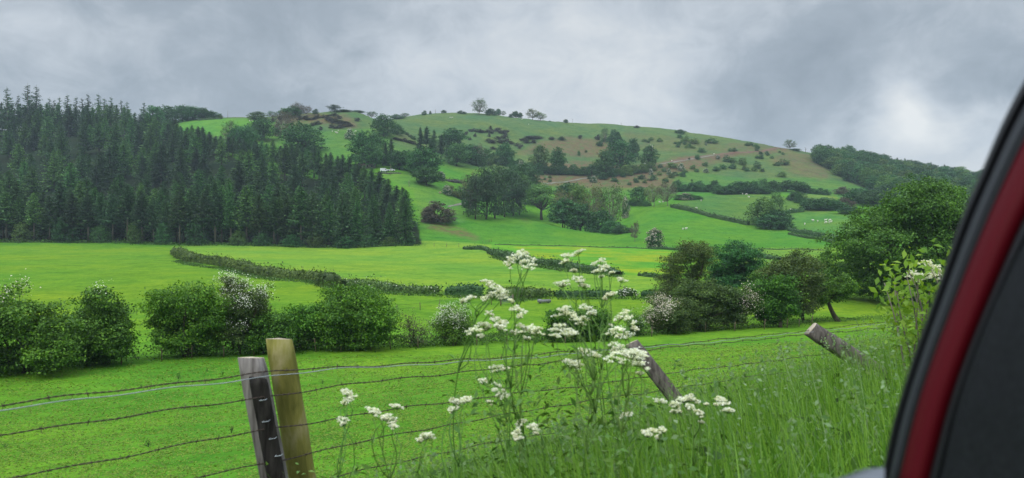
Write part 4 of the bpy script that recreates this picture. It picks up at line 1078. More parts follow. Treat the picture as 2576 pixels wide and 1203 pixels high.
hedge('upper of the two hedges beside the lane on the right', [(1984, 580, 8), (2020, 588, 10), (2060, 596, 11), (2090, 601, 11), (2140, 612, 10)], 2.0, 'hedge_far', .6, 24, seed=13)
hedge('lower of the two hedges beside the lane on the right', [(1986, 590, 5), (2030, 600, 7), (2080, 608, 7), (2140, 622, 7)], 1.6, 'hedge_far', .5, 24, seed=14)
hedge('dark hedge at the top of the sheep field', [(1968, 538, 7), (1990, 536, 8), (2024, 533, 8)], 2.0, 'hedge_far', .7, 22, seed=15)
hedge('dark hedge at the field edge left of the big leaning tree', [(1908, 646, 7), (1930, 651, 10), (1965, 656, 9)], 2.4, 'hedge_far', .5, 40, seed=16)
hedge('low hedge along the top of the buttercup field', [(1635, 626, 6), (1670, 628, 8), (1700, 630, 7), (1740, 632, 9)], 1.8, 'hedge_far', .5, 26, seed=17)
hedge('thin low hedge at the foot of the knoll', [(1245, 616, 2.5), (1330, 617.5, 2.5), (1440, 620, 2.5), (1560, 624, 3), (1640, 627, 3.5)], 1.0, 'hedge_far', .4, 12, seed=18)
hedge('low hedge above the field corner bushes', [(1124, 456, 4), (1145, 459, 6), (1166, 462, 7)], 2.5, 'gorse', .8, 14, seed=19)
hedge('low bank of scrub between the oak field and the thin spring trees', [(1838, 626, 3), (1940, 628, 3), (2080, 630, 3)], 1.0, 'hedge_far', .4, 10, seed=20)
hedge('dark hedge running under the skyline trees on the left', [(452, 304, 4), (500, 303, 4), (560, 300, 4)], 2.0, 'hedge_far', .9, 14, seed=21)
scatter_leaves('long_grass', 'darker uncut grass along the foot of the valley hedges', [[ray(u, v + 3) for u, v in pl] for pl in (
    [(445, 655), (480, 664), (560, 674), (640, 696), (700, 703), (770, 707), (830, 722), (900, 726), (1000, 739), (1118, 743)], [(1126, 745), (1226, 747)], [(1236, 750), (1290, 757), (1380, 746)], [(1396, 751), (1545, 749), (1664, 751)])],
    1.6, .35, 42, .3, 'undergrowth', 6)
scatter_leaves('long_grass', 'darker uncut grass along the foot of the buttercup field hedge', [[ray(u, v + 3) for u, v in [(1240, 645), (1285, 655), (1340, 667), (1400, 677), (1470, 684), (1556, 695)]]], 2.0, .4, 24, .45, 'undergrowth', 8)

# ------------------------------------------------------------------ the near row of hawthorns and field trees
def near_tree(name, label, cat, foot, blobs, mat, size=.19, n=420, per=20, stems=1, rad=None, d=None, lean=0.0, blossom=None, seed=0, twigs=.12, inner=.5, spread=.26, bark='bark', lump=.3, fork=.25, up=.5, twig_r=.12):
    """blobs: (u, v, half width, half height) of each bough where it stands, turned into boughs of real depth"""
    r = np.random.default_rng(seed)
    p = ray(*foot) if d is None else at(foot[0], d)
    k = p[1] / F
    B = []
    width = max(b[0] + b[2] for b in blobs) - min(b[0] - b[2] for b in blobs)
    for (u, v, ru, rv) in blobs:
        dy = r.uniform(-.32, .32) * width * k * (1 - .35 * abs(u - foot[0]) / width)
        y = p[1] + dy
        x = (u - W / 2) / F * y; z = y * pv(v)
        B.append((x - p[0], dy, z - p[2], ru * k, max(ru, rv) * k * r.uniform(.85, 1.15), rv * k))
    n = int(n * .62); per = int(per * 1.6); size = size * .92
    c, dr, ks = crown_clusters(B, n, r, inner, lump * 1.25)
    out = r.random(n) < .13; c[out] += dr[out] * (r.random((out.sum(), 1)) * .9 + .2) * spread * 1.6      # sprigs that stick out
    g = height(c[:, 0] + p[0], c[:, 1] + p[1]) - p[2]
    c[:, 2] = np.maximum(c[:, 2], g + .12 + .3 * r.random(len(c)))
    v, q = foliage(c, dr, per, spread * .95, size, r, up, .5)
    o = empty(name, p); tag(o, label, cat)
    mb = MB(); H = max(b[2] + b[5] for b in B)
    wood(mb, (0, 0, 0), B, c, ks, r, rad or H * .022, stems, fork, twigs, twig_r, H * .05, (lean * H, 0), 7)
    mb.obj('trunk', M[bark], o, True)
    mesh_obj('crown', v, q, M[mat], o)
    if blossom:
        amount, bm_, bias = blossom
        s = dr[:, 2] * .6 + .5 * fbm(c[:, 0] / 1.2, c[:, 2] / 1.2, seed, 2) * 2 + bias(c / H)
        kk = np.argsort(-s)[:int(len(c) * amount)]
        bc = np.repeat(c[kk], 22, 0) + r.normal(size=(len(kk) * 22, 3)) * spread * 1.05 + np.repeat(dr[kk], 22, 0) * spread * .8
        v2, q2 = leaf_quads(bc, r.normal(size=bc.shape) * .6 + np.repeat(dr[kk], 22, 0) + [0, -.3, .3], size * r.uniform(.4, .8, len(bc)), r, .85)
        mesh_obj('blossom', v2, q2, M[bm_], o)
    return o
Z0 = lambda c: 0 * c[:, 2]
near_tree('hawthorn_tree', 'big dark hawthorn cut off by the left end of the near field row', 'hawthorn', (55, 938), [(-70, 850, 70, 70), (-30, 820, 65, 60), (40, 800, 60, 50), (20, 752, 36, 32), (110, 815, 60, 50), (60, 880, 80, 45), (150, 850, 50, 55), (-20, 900, 60, 30), (120, 895, 50, 30)], 'hawthorn', .21, 1100, 26, 3, seed=1, blossom=(.012, 'blossom_pink', lambda c: 4 * (c[:, 2] - .8) - 2 * np.abs(c[:, 0] + .15)), spread=0.32)
near_tree('hawthorn_tree', 'upright hawthorn with a few pale flowers left of the gap in the near row', 'hawthorn', (262, 917), [(250, 755, 34, 32), (222, 800, 42, 45), (286, 795, 34, 48), (256, 845, 54, 46), (298, 850, 28, 40), (240, 885, 50, 26), (200, 850, 26, 40)], 'hawthorn', .2, 820, 26, 2, seed=2, blossom=(.006, 'blossom', lambda c: c[:, 2]), spread=0.3)
near_tree('hawthorn_tree', 'spreading hawthorn with leaning stems right of the gap in the near row', 'hawthorn', (468, 897), [(396, 765, 30, 30), (430, 752, 46, 26), (490, 750, 48, 28), (412, 805, 38, 36), (464, 795, 58, 46), (522, 795, 40, 52), (440, 845, 58, 32), (505, 855, 46, 30), (408, 850, 22, 20)], 'hawthorn_bright', .2, 1000, 26, 4, seed=3, fork=.18, spread=0.32)
near_tree('hawthorn_tree', 'tall hawthorn covered in white blossom in the left part of the near row', 'hawthorn', (592, 893), [(572, 722, 27, 24), (603, 735, 34, 32), (645, 748, 27, 24), (582, 780, 38, 42), (622, 790, 40, 42), (652, 775, 19, 24), (592, 838, 34, 32), (562, 815, 24, 36)], 'ash', .17, 640, 24, 3, seed=4, blossom=(.27, 'blossom', lambda c: 1.6 * c[:, 2]), twigs=.3, fork=.3, spread=0.28)
near_tree('hawthorn_tree', 'low dark thorn bush between the white blossom tree and the two grey posts', 'hawthorn', (668, 890), [(640, 822, 28, 36), (680, 815, 30, 32), (702, 842, 24, 36), (652, 860, 34, 26)], 'hawthorn', .19, 480, 24, 3, seed=5, spread=0.3)
near_tree('hawthorn_tree', 'rounded green bush joined to the left side of the biggest near bush', 'hawthorn', (765, 880), [(740, 802, 34, 30), (782, 800, 34, 34), (752, 842, 40, 32), (792, 845, 34, 32)], 'hawthorn_bright', .19, 560, 24, 3, seed=6, spread=0.3)
near_tree('hawthorn_tree', 'biggest bright green bush in the middle of the near row', 'hawthorn', (890, 880), [(872, 746, 48, 26), (912, 762, 48, 36), (850, 782, 44, 34), (950, 782, 38, 38), (882, 812, 64, 38), (942, 822, 44, 32), (830, 822, 34, 34), (892, 850, 60, 24), (974, 805, 24, 28)], 'hawthorn_bright', .2, 1200, 26, 4, seed=7, fork=.15, spread=0.32)
near_tree('dead_bush', 'half-dead brown twiggy bush right of the biggest near bush', 'bush', (1045, 872), [(1040, 832, 30, 28), (1025, 810, 24, 22), (1072, 832, 22, 26), (1040, 856, 40, 16)], 'twigs', .12, 170, 10, 5, seed=8, twigs=1.0, twig_r=.3, fork=.2)
near_tree('hawthorn_bush', 'round bush covered in white blossom standing alone in the near row', 'hawthorn', (1140, 869), [(1140, 798, 40, 28), (1114, 815, 22, 24), (1166, 815, 22, 26), (1140, 836, 42, 28)], 'hawthorn', .14, 420, 22, 3, seed=9, blossom=(.3, 'blossom', lambda c: 1.1 * c[:, 2]))
near_tree('hawthorn_bush', 'dark bush behind the tallest cow parsley, left one of a pair', 'hawthorn', (1415, 861), [(1402, 800, 22, 24), (1430, 806, 25, 28), (1396, 835, 22, 22), (1435, 840, 22, 20)], 'hawthorn', .19, 420, 24, 3, seed=10)
near_tree('hawthorn_bush', 'dark bush behind the tallest cow parsley, right one of a pair', 'hawthorn', (1495, 857), [(1480, 802, 25, 26), (1515, 802, 20, 24), (1470, 830, 25, 24), (1518, 835, 25, 20)], 'hawthorn', .19, 420, 24, 3, seed=11)
near_tree('hawthorn_bush', 'small bush beside the pink-white hawthorn', 'hawthorn', (1600, 845), [(1596, 806, 18, 20), (1612, 825, 15, 18), (1590, 830, 15, 14)], 'hawthorn', .15, 170, 20, 2, seed=12, blossom=(.1, 'blossom', Z0))
near_tree('hawthorn_tree', 'spreading pink-white flowering hawthorn at the left of the right-hand trees', 'hawthorn', (1692, 839), [(1666, 764, 25, 16), (1646, 795, 28, 16), (1692, 788, 34, 22), (1720, 775, 24, 24), (1670, 814, 36, 14), (1712, 818, 24, 16)], 'ash', .18, 560, 24, 2, seed=13, blossom=(.36, 'blossom_pink', lambda c: .5 * c[:, 2] - 2.4 * c[:, 0]), twigs=.3)
near_tree('field_tree', 'wide olive-brown thorn tree right of the flowering hawthorn', 'tree', (1752, 832), [(1735, 742, 40, 32), (1782, 735, 40, 28), (1830, 746, 40, 28), (1870, 760, 24, 24), (1752, 782, 44, 32), (1812, 784, 44, 28), (1860, 792, 26, 24), (1765, 812, 36, 14)], 'ash', .22, 1050, 26, 3, seed=14, twigs=.2, blossom=(.05, 'blossom_pink', lambda c: 1.5 * c[:, 0]), spread=0.32)
near_tree('field_tree', 'green thorn tree with a clear short trunk beside the olive-brown tree', 'tree', (1963, 824), [(1930, 730, 34, 30), (1972, 722, 24, 28), (1915, 766, 30, 24), (1950, 770, 36, 26), (1986, 766, 20, 24), (1940, 798, 28, 14)], 'hawthorn', .22, 800, 26, 1, seed=15, twigs=.2, rad=.17, spread=0.32)
near_tree('field_tree', 'pale feathery tree left of the big leaning tree', 'tree', (2030, 811), [(2012, 662, 44, 26), (1972, 690, 38, 30), (1940, 700, 30, 34), (1950, 740, 34, 30), (2042, 690, 26, 32), (2012, 728, 36, 28), (2034, 768, 24, 22), (2052, 738, 20, 24), (1992, 756, 20, 22), (1950, 690, 24, 22)], 'ash', .22, 900, 24, 2, seed=16, twigs=.3, spread=0.34)
near_tree('hawthorn_tree', 'thorn tree with a bent leaning trunk beneath the biggest tree', 'hawthorn', (2108, 809), [(2066, 712, 34, 30), (2100, 735, 34, 22), (2130, 718, 30, 22), (2070, 750, 20, 16)], 'hawthorn', .22, 480, 26, 1, seed=17, lean=-.36, rad=.24, fork=.55, twigs=.2)
near_tree('big_field_tree', 'biggest tree, wide dark domed crown beside the car window frame', 'tree', (2398, 778), [(2350, 496, 68.2, 46.2), (2290, 518, 77, 52.8), (2220, 558, 77, 46.2), (2395, 552, 66, 63.8), (2150, 608, 66, 46.2), (2250, 618, 88, 63.8), (2350, 636, 88, 63.8), (2110, 651, 50.6, 39.6), (2190, 676, 77, 50.6), (2290, 696, 77, 46.2), (2380, 686, 66, 41.8), (2150, 718, 48.4, 24.2), (2085, 686, 37.4, 30.8), (2440, 606, 66, 72.6), (2470, 686, 66, 50.6), (2330, 556, 77, 66), (2230, 721, 55, 22)], 'bigtree', .36, 3000, 30, 1, d=112, seed=18, twigs=.05, rad=.5, spread=0.5, lump=.25)
near_tree('sycamore_tree', 'dark dense round sycamore standing behind the olive-brown thorn', 'tree', (1838, 0), [(1855, 636, 54, 30), (1812, 660, 30, 34), (1902, 662, 28, 34), (1860, 680, 50, 28), (1826, 702, 38, 22), (1896, 706, 36, 24), (1858, 722, 56, 18), (1800, 694, 20, 22)], 'sycamore', .3, 1150, 28, 1, d=136, seed=19, twigs=.1, rad=.34, spread=0.42, fork=.35)
near_tree('field_tree', 'thin pale-topped tree left of the dark round sycamore', 'tree', (1728, 0), [(1757, 622, 34, 18), (1722, 640, 34, 22), (1772, 650, 24, 24), (1692, 665, 28, 22), (1742, 680, 40, 28), (1682, 706, 30, 28), (1722, 722, 34, 24), (1676, 735, 24, 24)], 'ash', .24, 820, 22, 2, d=116, seed=20, twigs=.5, twig_r=.16, spread=0.36)
near_tree('field_tree', 'mid green tree filling the gap between the sycamore and the feathery tree', 'tree', (1935, 0), [(1930, 700, 32, 26), (1900, 730, 28, 24), (1960, 690, 24, 24)], 'hawthorn', .26, 520, 24, 2, d=120, seed=21, spread=0.4)
# rough ground under the row
row_path = [(-80, 945), (60, 938), (200, 922), (330, 908), (470, 897), (600, 893), (765, 882), (890, 880), (1045, 873), (1140, 869), (1260, 864), (1415, 860), (1495, 856), (1600, 845), (1692, 838), (1750, 832), (1860, 826), (1963, 823), (2030, 811), (2120, 806), (2300, 800), (2480, 796)]
scatter_leaves('undergrowth', 'nettles and brambles under the near row of hawthorns', [[ray(u, v - 3) for u, v in row_path[:3] + [(318, 909)]], [ray(u, v - 3) for u, v in [(408, 901)] + row_path[4:13]]], 2.6, .95, 330, .17, 'undergrowth', 7)
scatter_leaves('long_grass', 'long grass under the right-hand field trees', [[ray(u, v) for u, v in row_path[12:]]], 2.0, .35, 120, .13, 'undergrowth', 9)

# ------------------------------------------------------------------ field fences, gate, trough
def stake_fence(label, pix, spacing, hgt, seed, thick=.05):
    r = np.random.default_rng(seed)
    pts = np.array([ray(u, v) for u, v in pix])[:, :2]
    seg = np.concatenate([[0], np.cumsum(np.linalg.norm(np.diff(pts, axis=0), axis=1))])
    o = empty('stake_fence', (0, 0, 0)); tag(o, label, 'fence')
    tops = []
    s = 0.0
    while s <= seg[-1] + .01:
        x, y = np.interp(s, seg, pts[:, 0]), np.interp(s, seg, pts[:, 1]); z = float(height(x, y)[0])
        h = hgt * r.uniform(.85, 1.15); lx, ly = r.normal(size=2) * .06
        mb = MB(); mb.tube([(x, y, z - .2), (x + lx * .5, y, z + h * .5), (x + lx, y + ly, z + h)], [thick, thick * .95, thick * .85], 6); mb.obj('post', M['stake'], o)
        tops.append((x + lx, y + ly, z, h)); s += spacing * r.uniform(.75, 1.25)
    t = np.array(tops)
    for f in (.45, .9):
        mb = MB(); mb.tube(np.stack([t[:, 0], t[:, 1] - thick, t[:, 2] + t[:, 3] * f], 1), .008, 4); mb.obj('wire', M['wire_dark'], o)
    return o
M['wire_dark'] = noisy_mat('rusty_wire', (.03, .022, .017), (.075, .05, .038), 60, .7, (1, 1, 1), 0, .4)
M['wire_silver'] = noisy_mat('galvanised_wire', (.17, .195, .21), (.32, .355, .37), 40, .4, (1, 1, 1), 0, .6)
stake_fence('old stake fence in front of the left hawthorns of the near row', [(305, 917), (470, 901), (600, 897), (765, 886), (890, 884), (1045, 876), (1110, 873)], 2.3, .95, 1)
stake_fence('old stake fence in front of the right-hand trees of the near row', [(1200, 869), (1415, 864), (1495, 860), (1600, 849), (1750, 836), (1963, 827), (2060, 815)], 3.2, .9, 2)
stake_fence('stake fence leading to the field gate beyond the near row', [(1000, 787), (1050, 781), (1110, 776), (1180, 771), (1250, 766)], 3.4, 1.1, 3)
stake_fence('few stakes at the corner of the pale field by the conifer wood', [(1092, 621), (1125, 621), (1160, 622)], 6, 1.3, 4, .09)
stake_fence('short fence climbing the knoll from the field corner', [(1215, 613), (1226, 611), (1238, 608)], 3, 1.4, 5, .09)
def field_gate(u, v, length, rz):
    p = ray(u, v); o = empty('field_gate', p, rz); tag(o, 'grey metal field gate standing ajar at the end of the stake fence', 'gate')
    mb = MB()
    for z in (.25, .45, .62, .8, 1.05): mb.tube([(-length / 2, 0, z), (length / 2, 0, z)], .025, 6)
    mb.obj('bars', M['gate'], o)
    mb = MB()
    for x in (-length / 2, length / 2): mb.tube([(x, 0, .15), (x, 0, 1.1)], .03, 6)
    mb.tube([(-length / 2, 0, .2), (length / 2, 0, 1.05)], .02, 6); mb.obj('frame', M['gate'], o)
    for x in (-length / 2 - .15, length / 2 + .15):
        mb = MB(); mb.tube([(x, 0, -.3), (x, 0, 1.25)], .09, 8); mb.obj('post', M['stake'], o)
M['gate'] = noisy_mat('gate_metal', (.13, .14, .14), (.22, .23, .23), 5, .5, (1, 1, 1), 0, .4)
field_gate(1275, 767, 2.2, .9)
p = ray(1369, 763); o = empty('water_trough', p, .35); tag(o, 'long grey water trough standing in the grass beyond the near row', 'trough')
mb = MB()
for dx, sx, dy, sy in ((0, 1.7, -.28, .05), (0, 1.7, .28, .05), (-.825, .05, 0, .51), (.825, .05, 0, .51)): mb.box((dx, dy, .3), (sx, sy, .36))
mb.box((0, 0, .15), (1.58, .5, .05)); mb.obj('basin', M['gate'], o)
mb = MB(); mb.box((-.6, 0, .5), (.4, .62, .05)); mb.obj('lid', M['wire_silver'], o)
for x in (-.6, .6):
    mb = MB(); mb.box((x, 0, .06), (.12, .5, .14)); mb.obj('leg', M['gate'], o)

# ------------------------------------------------------------------ poles, mast, snags
def pole(name, u, vb, vt, label, cat, d=None, r=.13, arm=True, mat='bark_pale'):
    p = ray(u, vb) if d is None else at(u, d); h = p[1] * pv(vt) - p[2]
    o = empty(name, p); tag(o, label, cat)
    mb = MB(); mb.tube([(0, 0, -.5), (0, 0, h)], [r, r * .7], 8); mb.obj('shaft', M[mat], o)
    if arm:
        mb = MB(); mb.box((0, 0, h - .45), (1.7, .12, .14), .4); mb.obj('cross_arm', M['bark'], o)
        mb = MB()
        for x in (-.7, 0, .7): mb.tube([(x * .92, x * .39, h - .38), (x * .92, x * .39, h - .12)], [.05, .04], 6)
        mb.obj('insulators', M['gate'], o)
pole('utility_pole', 575, 0, 278.5, 'thin pole on the skyline just right of the skyline tree row', 'pole', d=700, r=.16, arm=False)
pole('utility_pole', 1440, 0, 299, 'thin pole on the skyline right of the small lone tree', 'pole', d=884)
pole('utility_pole', 1562, 0, 309, 'thin pole on the skyline beside low dark scrub', 'pole', d=872)
pole('utility_pole', 1668, 0, 323, 'thin pole on the long skyline left of the dark round bush', 'pole', d=856)
pole('utility_pole', 983, 0, 414, 'pale pole beside the parked farm vehicles', 'pole', d=478, r=.1, arm=False)
pole('post', 1096, 0, 275.5, 'lone post standing on the hill skyline', 'post', d=880, r=.2, arm=False)
p = at(1202, 892); h = p[1] * pv(242.5) - p[2]
o = empty('radio_mast', p); tag(o, 'radio mast with prongs sticking up above the tall hilltop tree', 'mast')
mb = MB()
for a in range(3): mb.tube([(math.cos(a * 2.1) * .8, math.sin(a * 2.1) * .8, 0), (math.cos(a * 2.1) * .35, math.sin(a * 2.1) * .35, h - 3)], .1, 5)
for z in np.arange(1, h - 3, 1.5): mb.tube([(.6, .2, z), (-.5, .3, z + .8), (-.2, -.6, z + 1.5)], .05, 4)
mb.obj('lattice', M['gate'], o)
for x in (-1.4, 1.4):
    mb = MB(); mb.tube([(x * .2, 0, h - 3.2), (x, 0, h - 2.4), (x, 0, h)], .12, 6); mb.obj('prong', M['gate'], o)
M['snag'] = noisy_mat('bleached_wood', (.4, .38, .33), (.6, .57, .5), 4, .9, (1, 1, .3), .3)
def snag(u, vb, vt, label, mat, d=None):
    r = np.random.default_rng(int(u)); p = ray(u, vb) if d is None else at(u, d); h = p[1] * pv(vt) - p[2]
    mb = MB(); mb.tube([(0, 0, -.4), (.1, 0, h * .3), (-.2, 0, h * .6), (.1, 0, h)], [h * .045, h * .035, h * .025, h * .01], 7)
    for i in range(6):
        z = h * r.uniform(.4, .85); a = r.uniform(0, 6.28); L = h * r.uniform(.12, .3)
        mb.tube([(0, 0, z), (math.cos(a) * L * .6, math.sin(a) * L * .6, z + L * .3), (math.cos(a) * L, math.sin(a) * L, z + L * .8)], [h * .018, h * .012, h * .005], 5)
    o = mb.obj('dead_tree', M[mat], None, True); o.location = p; tag(o, label, 'dead tree')
snag(1641, 402, 364, 'bleached dead trunk at the right end of the hedgerow across the hill', 'snag')
snag(2025, 380, 371, 'dark forked stump on the skyline right of the lone tree', 'bark', 815)
snag(2041 - 1012, 470, 452, 'pale fallen branches under the sycamore on the bank', 'bark_pale')

# ------------------------------------------------------------------ the farm
M['roof'] = noisy_mat('brown_roof', (.1, .075, .06), (.17, .13, .105), 2, .9, (1, 1, 1), 0)
M['wall'] = noisy_mat('stone_wall', (.14, .13, .115), (.27, .25, .22), 3, .9, (1, 1, 1), .3)
M['white_paint'] = noisy_mat('white_vehicle_paint', (.62, .64, .66), (.76, .77, .78), 2, .35, (1, 1, 1), 0, .5)
M['dark_glass'] = noisy_mat('dark_window_glass', (.012, .014, .016), (.03, .034, .038), 2, .15, (1, 1, 1), 0, .5)
M['tyre'] = noisy_mat('tyre_rubber', (.012, .012, .012), (.025, .025, .025), 8, .9, (1, 1, 1), 0)
p = at(922, 505); k = p[1] / F; zt = p[1] * pv(412) - p[2]; w = 44 * k
o = empty('farm_building', p, .2); tag(o, 'brown-roofed farm building half hidden by the conifer tops', 'building')
mb = MB(); mb.box((0, 0, zt * .3), (w, 6, zt * .6 + .6)); mb.obj('wall', M['wall'], o)
mb = MB(); e = zt * .58
mb.add([(-w / 2 - .4, -3.4, e), (w / 2 + .4, -3.4, e), (w / 2 + .4, 0, zt), (-w / 2 - .4, 0, zt), (-w / 2 - .4, 3.4, e), (w / 2 + .4, 3.4, e)], [(0, 1, 2, 3), (3, 2, 5, 4), (0, 4, 5, 1)], [(0, 3, 4), (1, 5, 2)])
rf_ = mb.obj('roof', M['roof'], o)
mb = MB(); mb.box((w * .25, 0, zt + .3), (.8, .8, 1.2)); mb.obj('chimney', M['wall'], rf_)
for x in (-.28, .05, .3):
    mb = MB(); mb.box((w * x, -3.02, zt * .35), (.9, .08, 1.0)); mb.obj('window', M['dark_glass'], o)
def farm_van(u, v, rz, kind, label):
    p = ray(u, v); p = at(u, p[1] + 3); o = empty('farm_van' if kind == 'van' else 'pickup_truck', p, rz); tag(o, label, 'van' if kind == 'van' else 'pickup')
    def prof(pts, y, name, mat, par):
        mb = MB(); n = len(pts)
        mb.add([(a, -y, b) for a, b in pts] + [(a, y, b) for a, b in pts], [(i, (i + 1) % n, n + (i + 1) % n, n + i) for i in range(n)])
        c = len(pts)
        mb.add([(a, -y, b) for a, b in pts] + [(np.mean([a for a, b in pts]), -y, np.mean([b for a, b in pts]))], t=[(i, c, (i + 1) % c) for i in range(c)])
        mb.add([(a, y, b) for a, b in pts] + [(np.mean([a for a, b in pts]), y, np.mean([b for a, b in pts]))], t=[(i, (i + 1) % c, c) for i in range(c)])
        return mb.obj(name, M[mat], par)
    if kind == 'van': body = [(-2.4, .4), (2.4, .4), (2.4, 1.0), (1.7, 1.2), (1.1, 2.0), (.8, 2.15), (-2.35, 2.15), (-2.4, 2.0)]; win = [(.55, 1.25), (1.5, 1.25), (1.05, 1.85), (.55, 1.85)]
    else: body = [(-2.5, .5), (2.5, .5), (2.5, 1.0), (1.3, 1.1), (.7, 1.75), (-.4, 1.75), (-.6, 1.1), (-2.5, 1.1)]; win = [(-.35, 1.15), (1.1, 1.15), (.62, 1.62), (-.3, 1.62)]
    prof(body, .9, 'body', 'white_paint', o); prof(win, .915, 'window', 'dark_glass', o)
    for x in (-1.6, 1.6):
        for y in (-.82, .82):
            mb = MB(); mb.tube([(x, y - .11, .36), (x, y + .11, .36)], .36, 12); mb.obj('wheel', M['tyre'], o)
farm_van(967, 434, .15, 'van', 'white van parked at the left of the farm vehicles')
farm_van(984, 434, .05, 'pickup', 'white pickup parked beside the van at the farm')
hedge('low dark bank of nettles in front of the farm vehicles', [(945, 437, 3), (975, 438, 3), (1012, 438, 3)], 1.2, 'gorse', .5, 14, seed=30)

# ------------------------------------------------------------------ sheep
M['fleece'] = noisy_mat('white_fleece', (.55, .52, .45), (.75, .72, .64), 5, .95, (1, 1, 1), .4)
M['fleece_tan'] = noisy_mat('tan_fleece', (.3, .22, .14), (.42, .32, .22), 5, .95, (1, 1, 1), .4)
def sheep_mesh(seed, graze):
    r = np.random.default_rng(seed)
    prof = [(-.56, .66, .05), (-.5, .68, .2), (-.3, .68, .29), (0, .66, .31), (.3, .69, .28), (.44, .74, .19)]
    head = [(.52, .72, .13), (.62, .5, .1), (.7, .28, .1), (.8, .16, .085), (.86, .1, .05)] if graze else [(.52, .86, .13), (.6, .98, .11), (.7, 1.02, .1), (.82, .96, .075), (.88, .93, .05)]
    mb = MB(); pr = prof + head
    mb.tube([(a, 0, b) for a, b, c in pr], [c for a, b, c in pr], 10)
    for x in (-.36, .34):
        for y in (-.14, .14):
            mb.tube([(x, y, .6), (x - .02, y, .3), (x, y, .0)], [.09, .05, .035], 6)
    hx, hz = (.68, .34) if graze else (.64, 1.04)
    for y in (-1, 1): mb.tube([(hx, y * .07, hz), (hx - .04, y * .2, hz + .02)], [.04, .015], 5)
    mb.tube([(-.55, 0, .68), (-.62, 0, .5)], [.05, .03], 5)
    return mb.mesh('sheep', M['fleece'], True)
SM = [sheep_mesh(1, True), sheep_mesh(2, False)]
flocks = {
 'in the right-hand sheep field below the tree clump': [(2078, 562.5), (2086, 562.5), (2091, 561), (2077, 556.5), (2088, 556.5), (2045, 557), (2057, 559), (2024.5, 566)],
 'in the green field below the sloping hedge': [(1718, 579), (1726, 578.5)],
 'at the top of the field below the far hedgerow': [(1868, 490), (1878, 491), (1884, 498), (1764, 507), (1990, 530)],
 'by the hedge corner under the thin spring trees': [(1752, 526), (1659, 511), (1668, 511)],
 'on the pasture below the heathery mound': [(836, 332.5), (845, 335), (848.5, 336), (851, 331), (895, 332)],
 'on the field below the pale crest tree': [(628, 306), (633.5, 305.5)],
 'near the top of the big hill': [(1132, 297), (1135.5, 298), (1138, 297), (1313, 301.5), (1330, 314)],
 'on the reddish track': [(1796, 389), (1690, 406)]}
for z, lst in flocks.items():
    for k, (u, v) in enumerate(sorted(lst)):
        p = ray(u, v); o = link(bpy.data.objects.new('sheep', SM[k % 2])); o.location = p; o.rotation_euler = (0, 0, rng.uniform(0, 6.28)); o.scale = (1.15,) * 3
        tag(o, f'white sheep {z}, {nth[k]} from the left', 'sheep', 'sheep ' + z)
p = ray(1107.5, 488); o = link(bpy.data.objects.new('sheep', SM[0])); o.location = p; o.rotation_euler = (0, 0, 2.8); o.scale = (1.2,) * 3
o.material_slots[0].link = 'OBJECT'; o.material_slots[0].material = M['fleece_tan']; tag(o, 'lone tan sheep beside the field corner bushes', 'sheep')
# ------------------------------------------------------------------ roadside: the near fence
M['post_grey'] = noisy_mat('weathered_grey_post', (.06, .052, .048), (.17, .155, .145), 34, .9, (1, 1, .10), .6, c=(.29, .265, .25))
M['post_dark'] = noisy_mat('dark_post_face', (.010, .009, .008), (.045, .041, .037), 30, .85, (1, 1, .15), .5)
M['post_moss'] = noisy_mat('mossy_post', (.07, .075, .016), (.19, .18, .045), 13, .9, (1, 1, .28), .6, c=(.34, .30, .16))
M['post_cut'] = noisy_mat('sawn_post_top', (.3, .25, .19), (.46, .4, .31), 8, .9, (1, 1, 1), .3)
M['post_brown'] = noisy_mat('brown_leaning_post', (.04, .035, .031), (.19, .168, .148), 30, .9, (1, .3, .3), .6)
def fpt(s, off=0.0):
    q = FA + FD * s + FN * off
    return q
def ray_at(u, v, y):
    d = px_dir(u, v); return np.array([d[0] / d[1] * y, y, d[2] / d[1] * y])
fence = empty('wire_fence', (0, 0, 0)); tag(fence, 'barbed wire fence on weathered wooden posts beside the road', 'fence')
def post(top, bot, w, dp, mat, seed, name='post', label=None, rot=.3, round_=False):
    """a split post from bot to top with an uneven section, split grain and a sloping sawn top"""
    r = np.random.default_rng(seed); top, bot = np.asarray(top), np.asarray(bot)
    ax = unit(top - bot); side = unit(np.cross(ax, [0, 1, 0.0])); fr = np.cross(side, ax)
    sec = 16; th = np.arange(sec) / sec * 2 * np.pi + rot
    e = 1.0 if round_ else .5
    sx = np.sign(np.cos(th)) * np.abs(np.cos(th)) ** e; sy = np.sign(np.sin(th)) * np.abs(np.sin(th)) ** e
    m = 22; rows = []
    for i in range(m):
        f = i / (m - 1); wob = 1 + .05 * np.array([math.sin(3 * a + seed) for a in th]) + r.normal(size=sec) * .018
        if i == m - 1: wob *= .93
        off = r.normal(size=2) * .0015
        rows.append(bot + (top - bot) * f + side * (sx * w / 2 * wob)[:, None] + fr * (sy * dp / 2 * wob)[:, None] + (ax * (sx * .010 - sy * .006)[:, None] * (i == m - 1)))
    v = np.concatenate(rows + [top[None] + ax * .004])
    i = np.arange(m - 1)[:, None] * sec; j = np.arange(sec)[None]; j2 = (j + 1) % sec
    q = np.stack([i + j, i + j2, i + sec + j2, i + sec + j], -1).reshape(-1, 4)
    t = np.array([((m - 1) * sec + k, (m - 1) * sec + (k + 1) % sec, m * sec) for k in range(sec)])
    me = mesh_np(name, v, [q, t], [M[mat], M['post_cut']], np.concatenate([np.zeros(len(q)), np.ones(len(t))]))
    o = link(bpy.data.objects.new(name, me), fence)
    if label: o['label'] = label
    return o
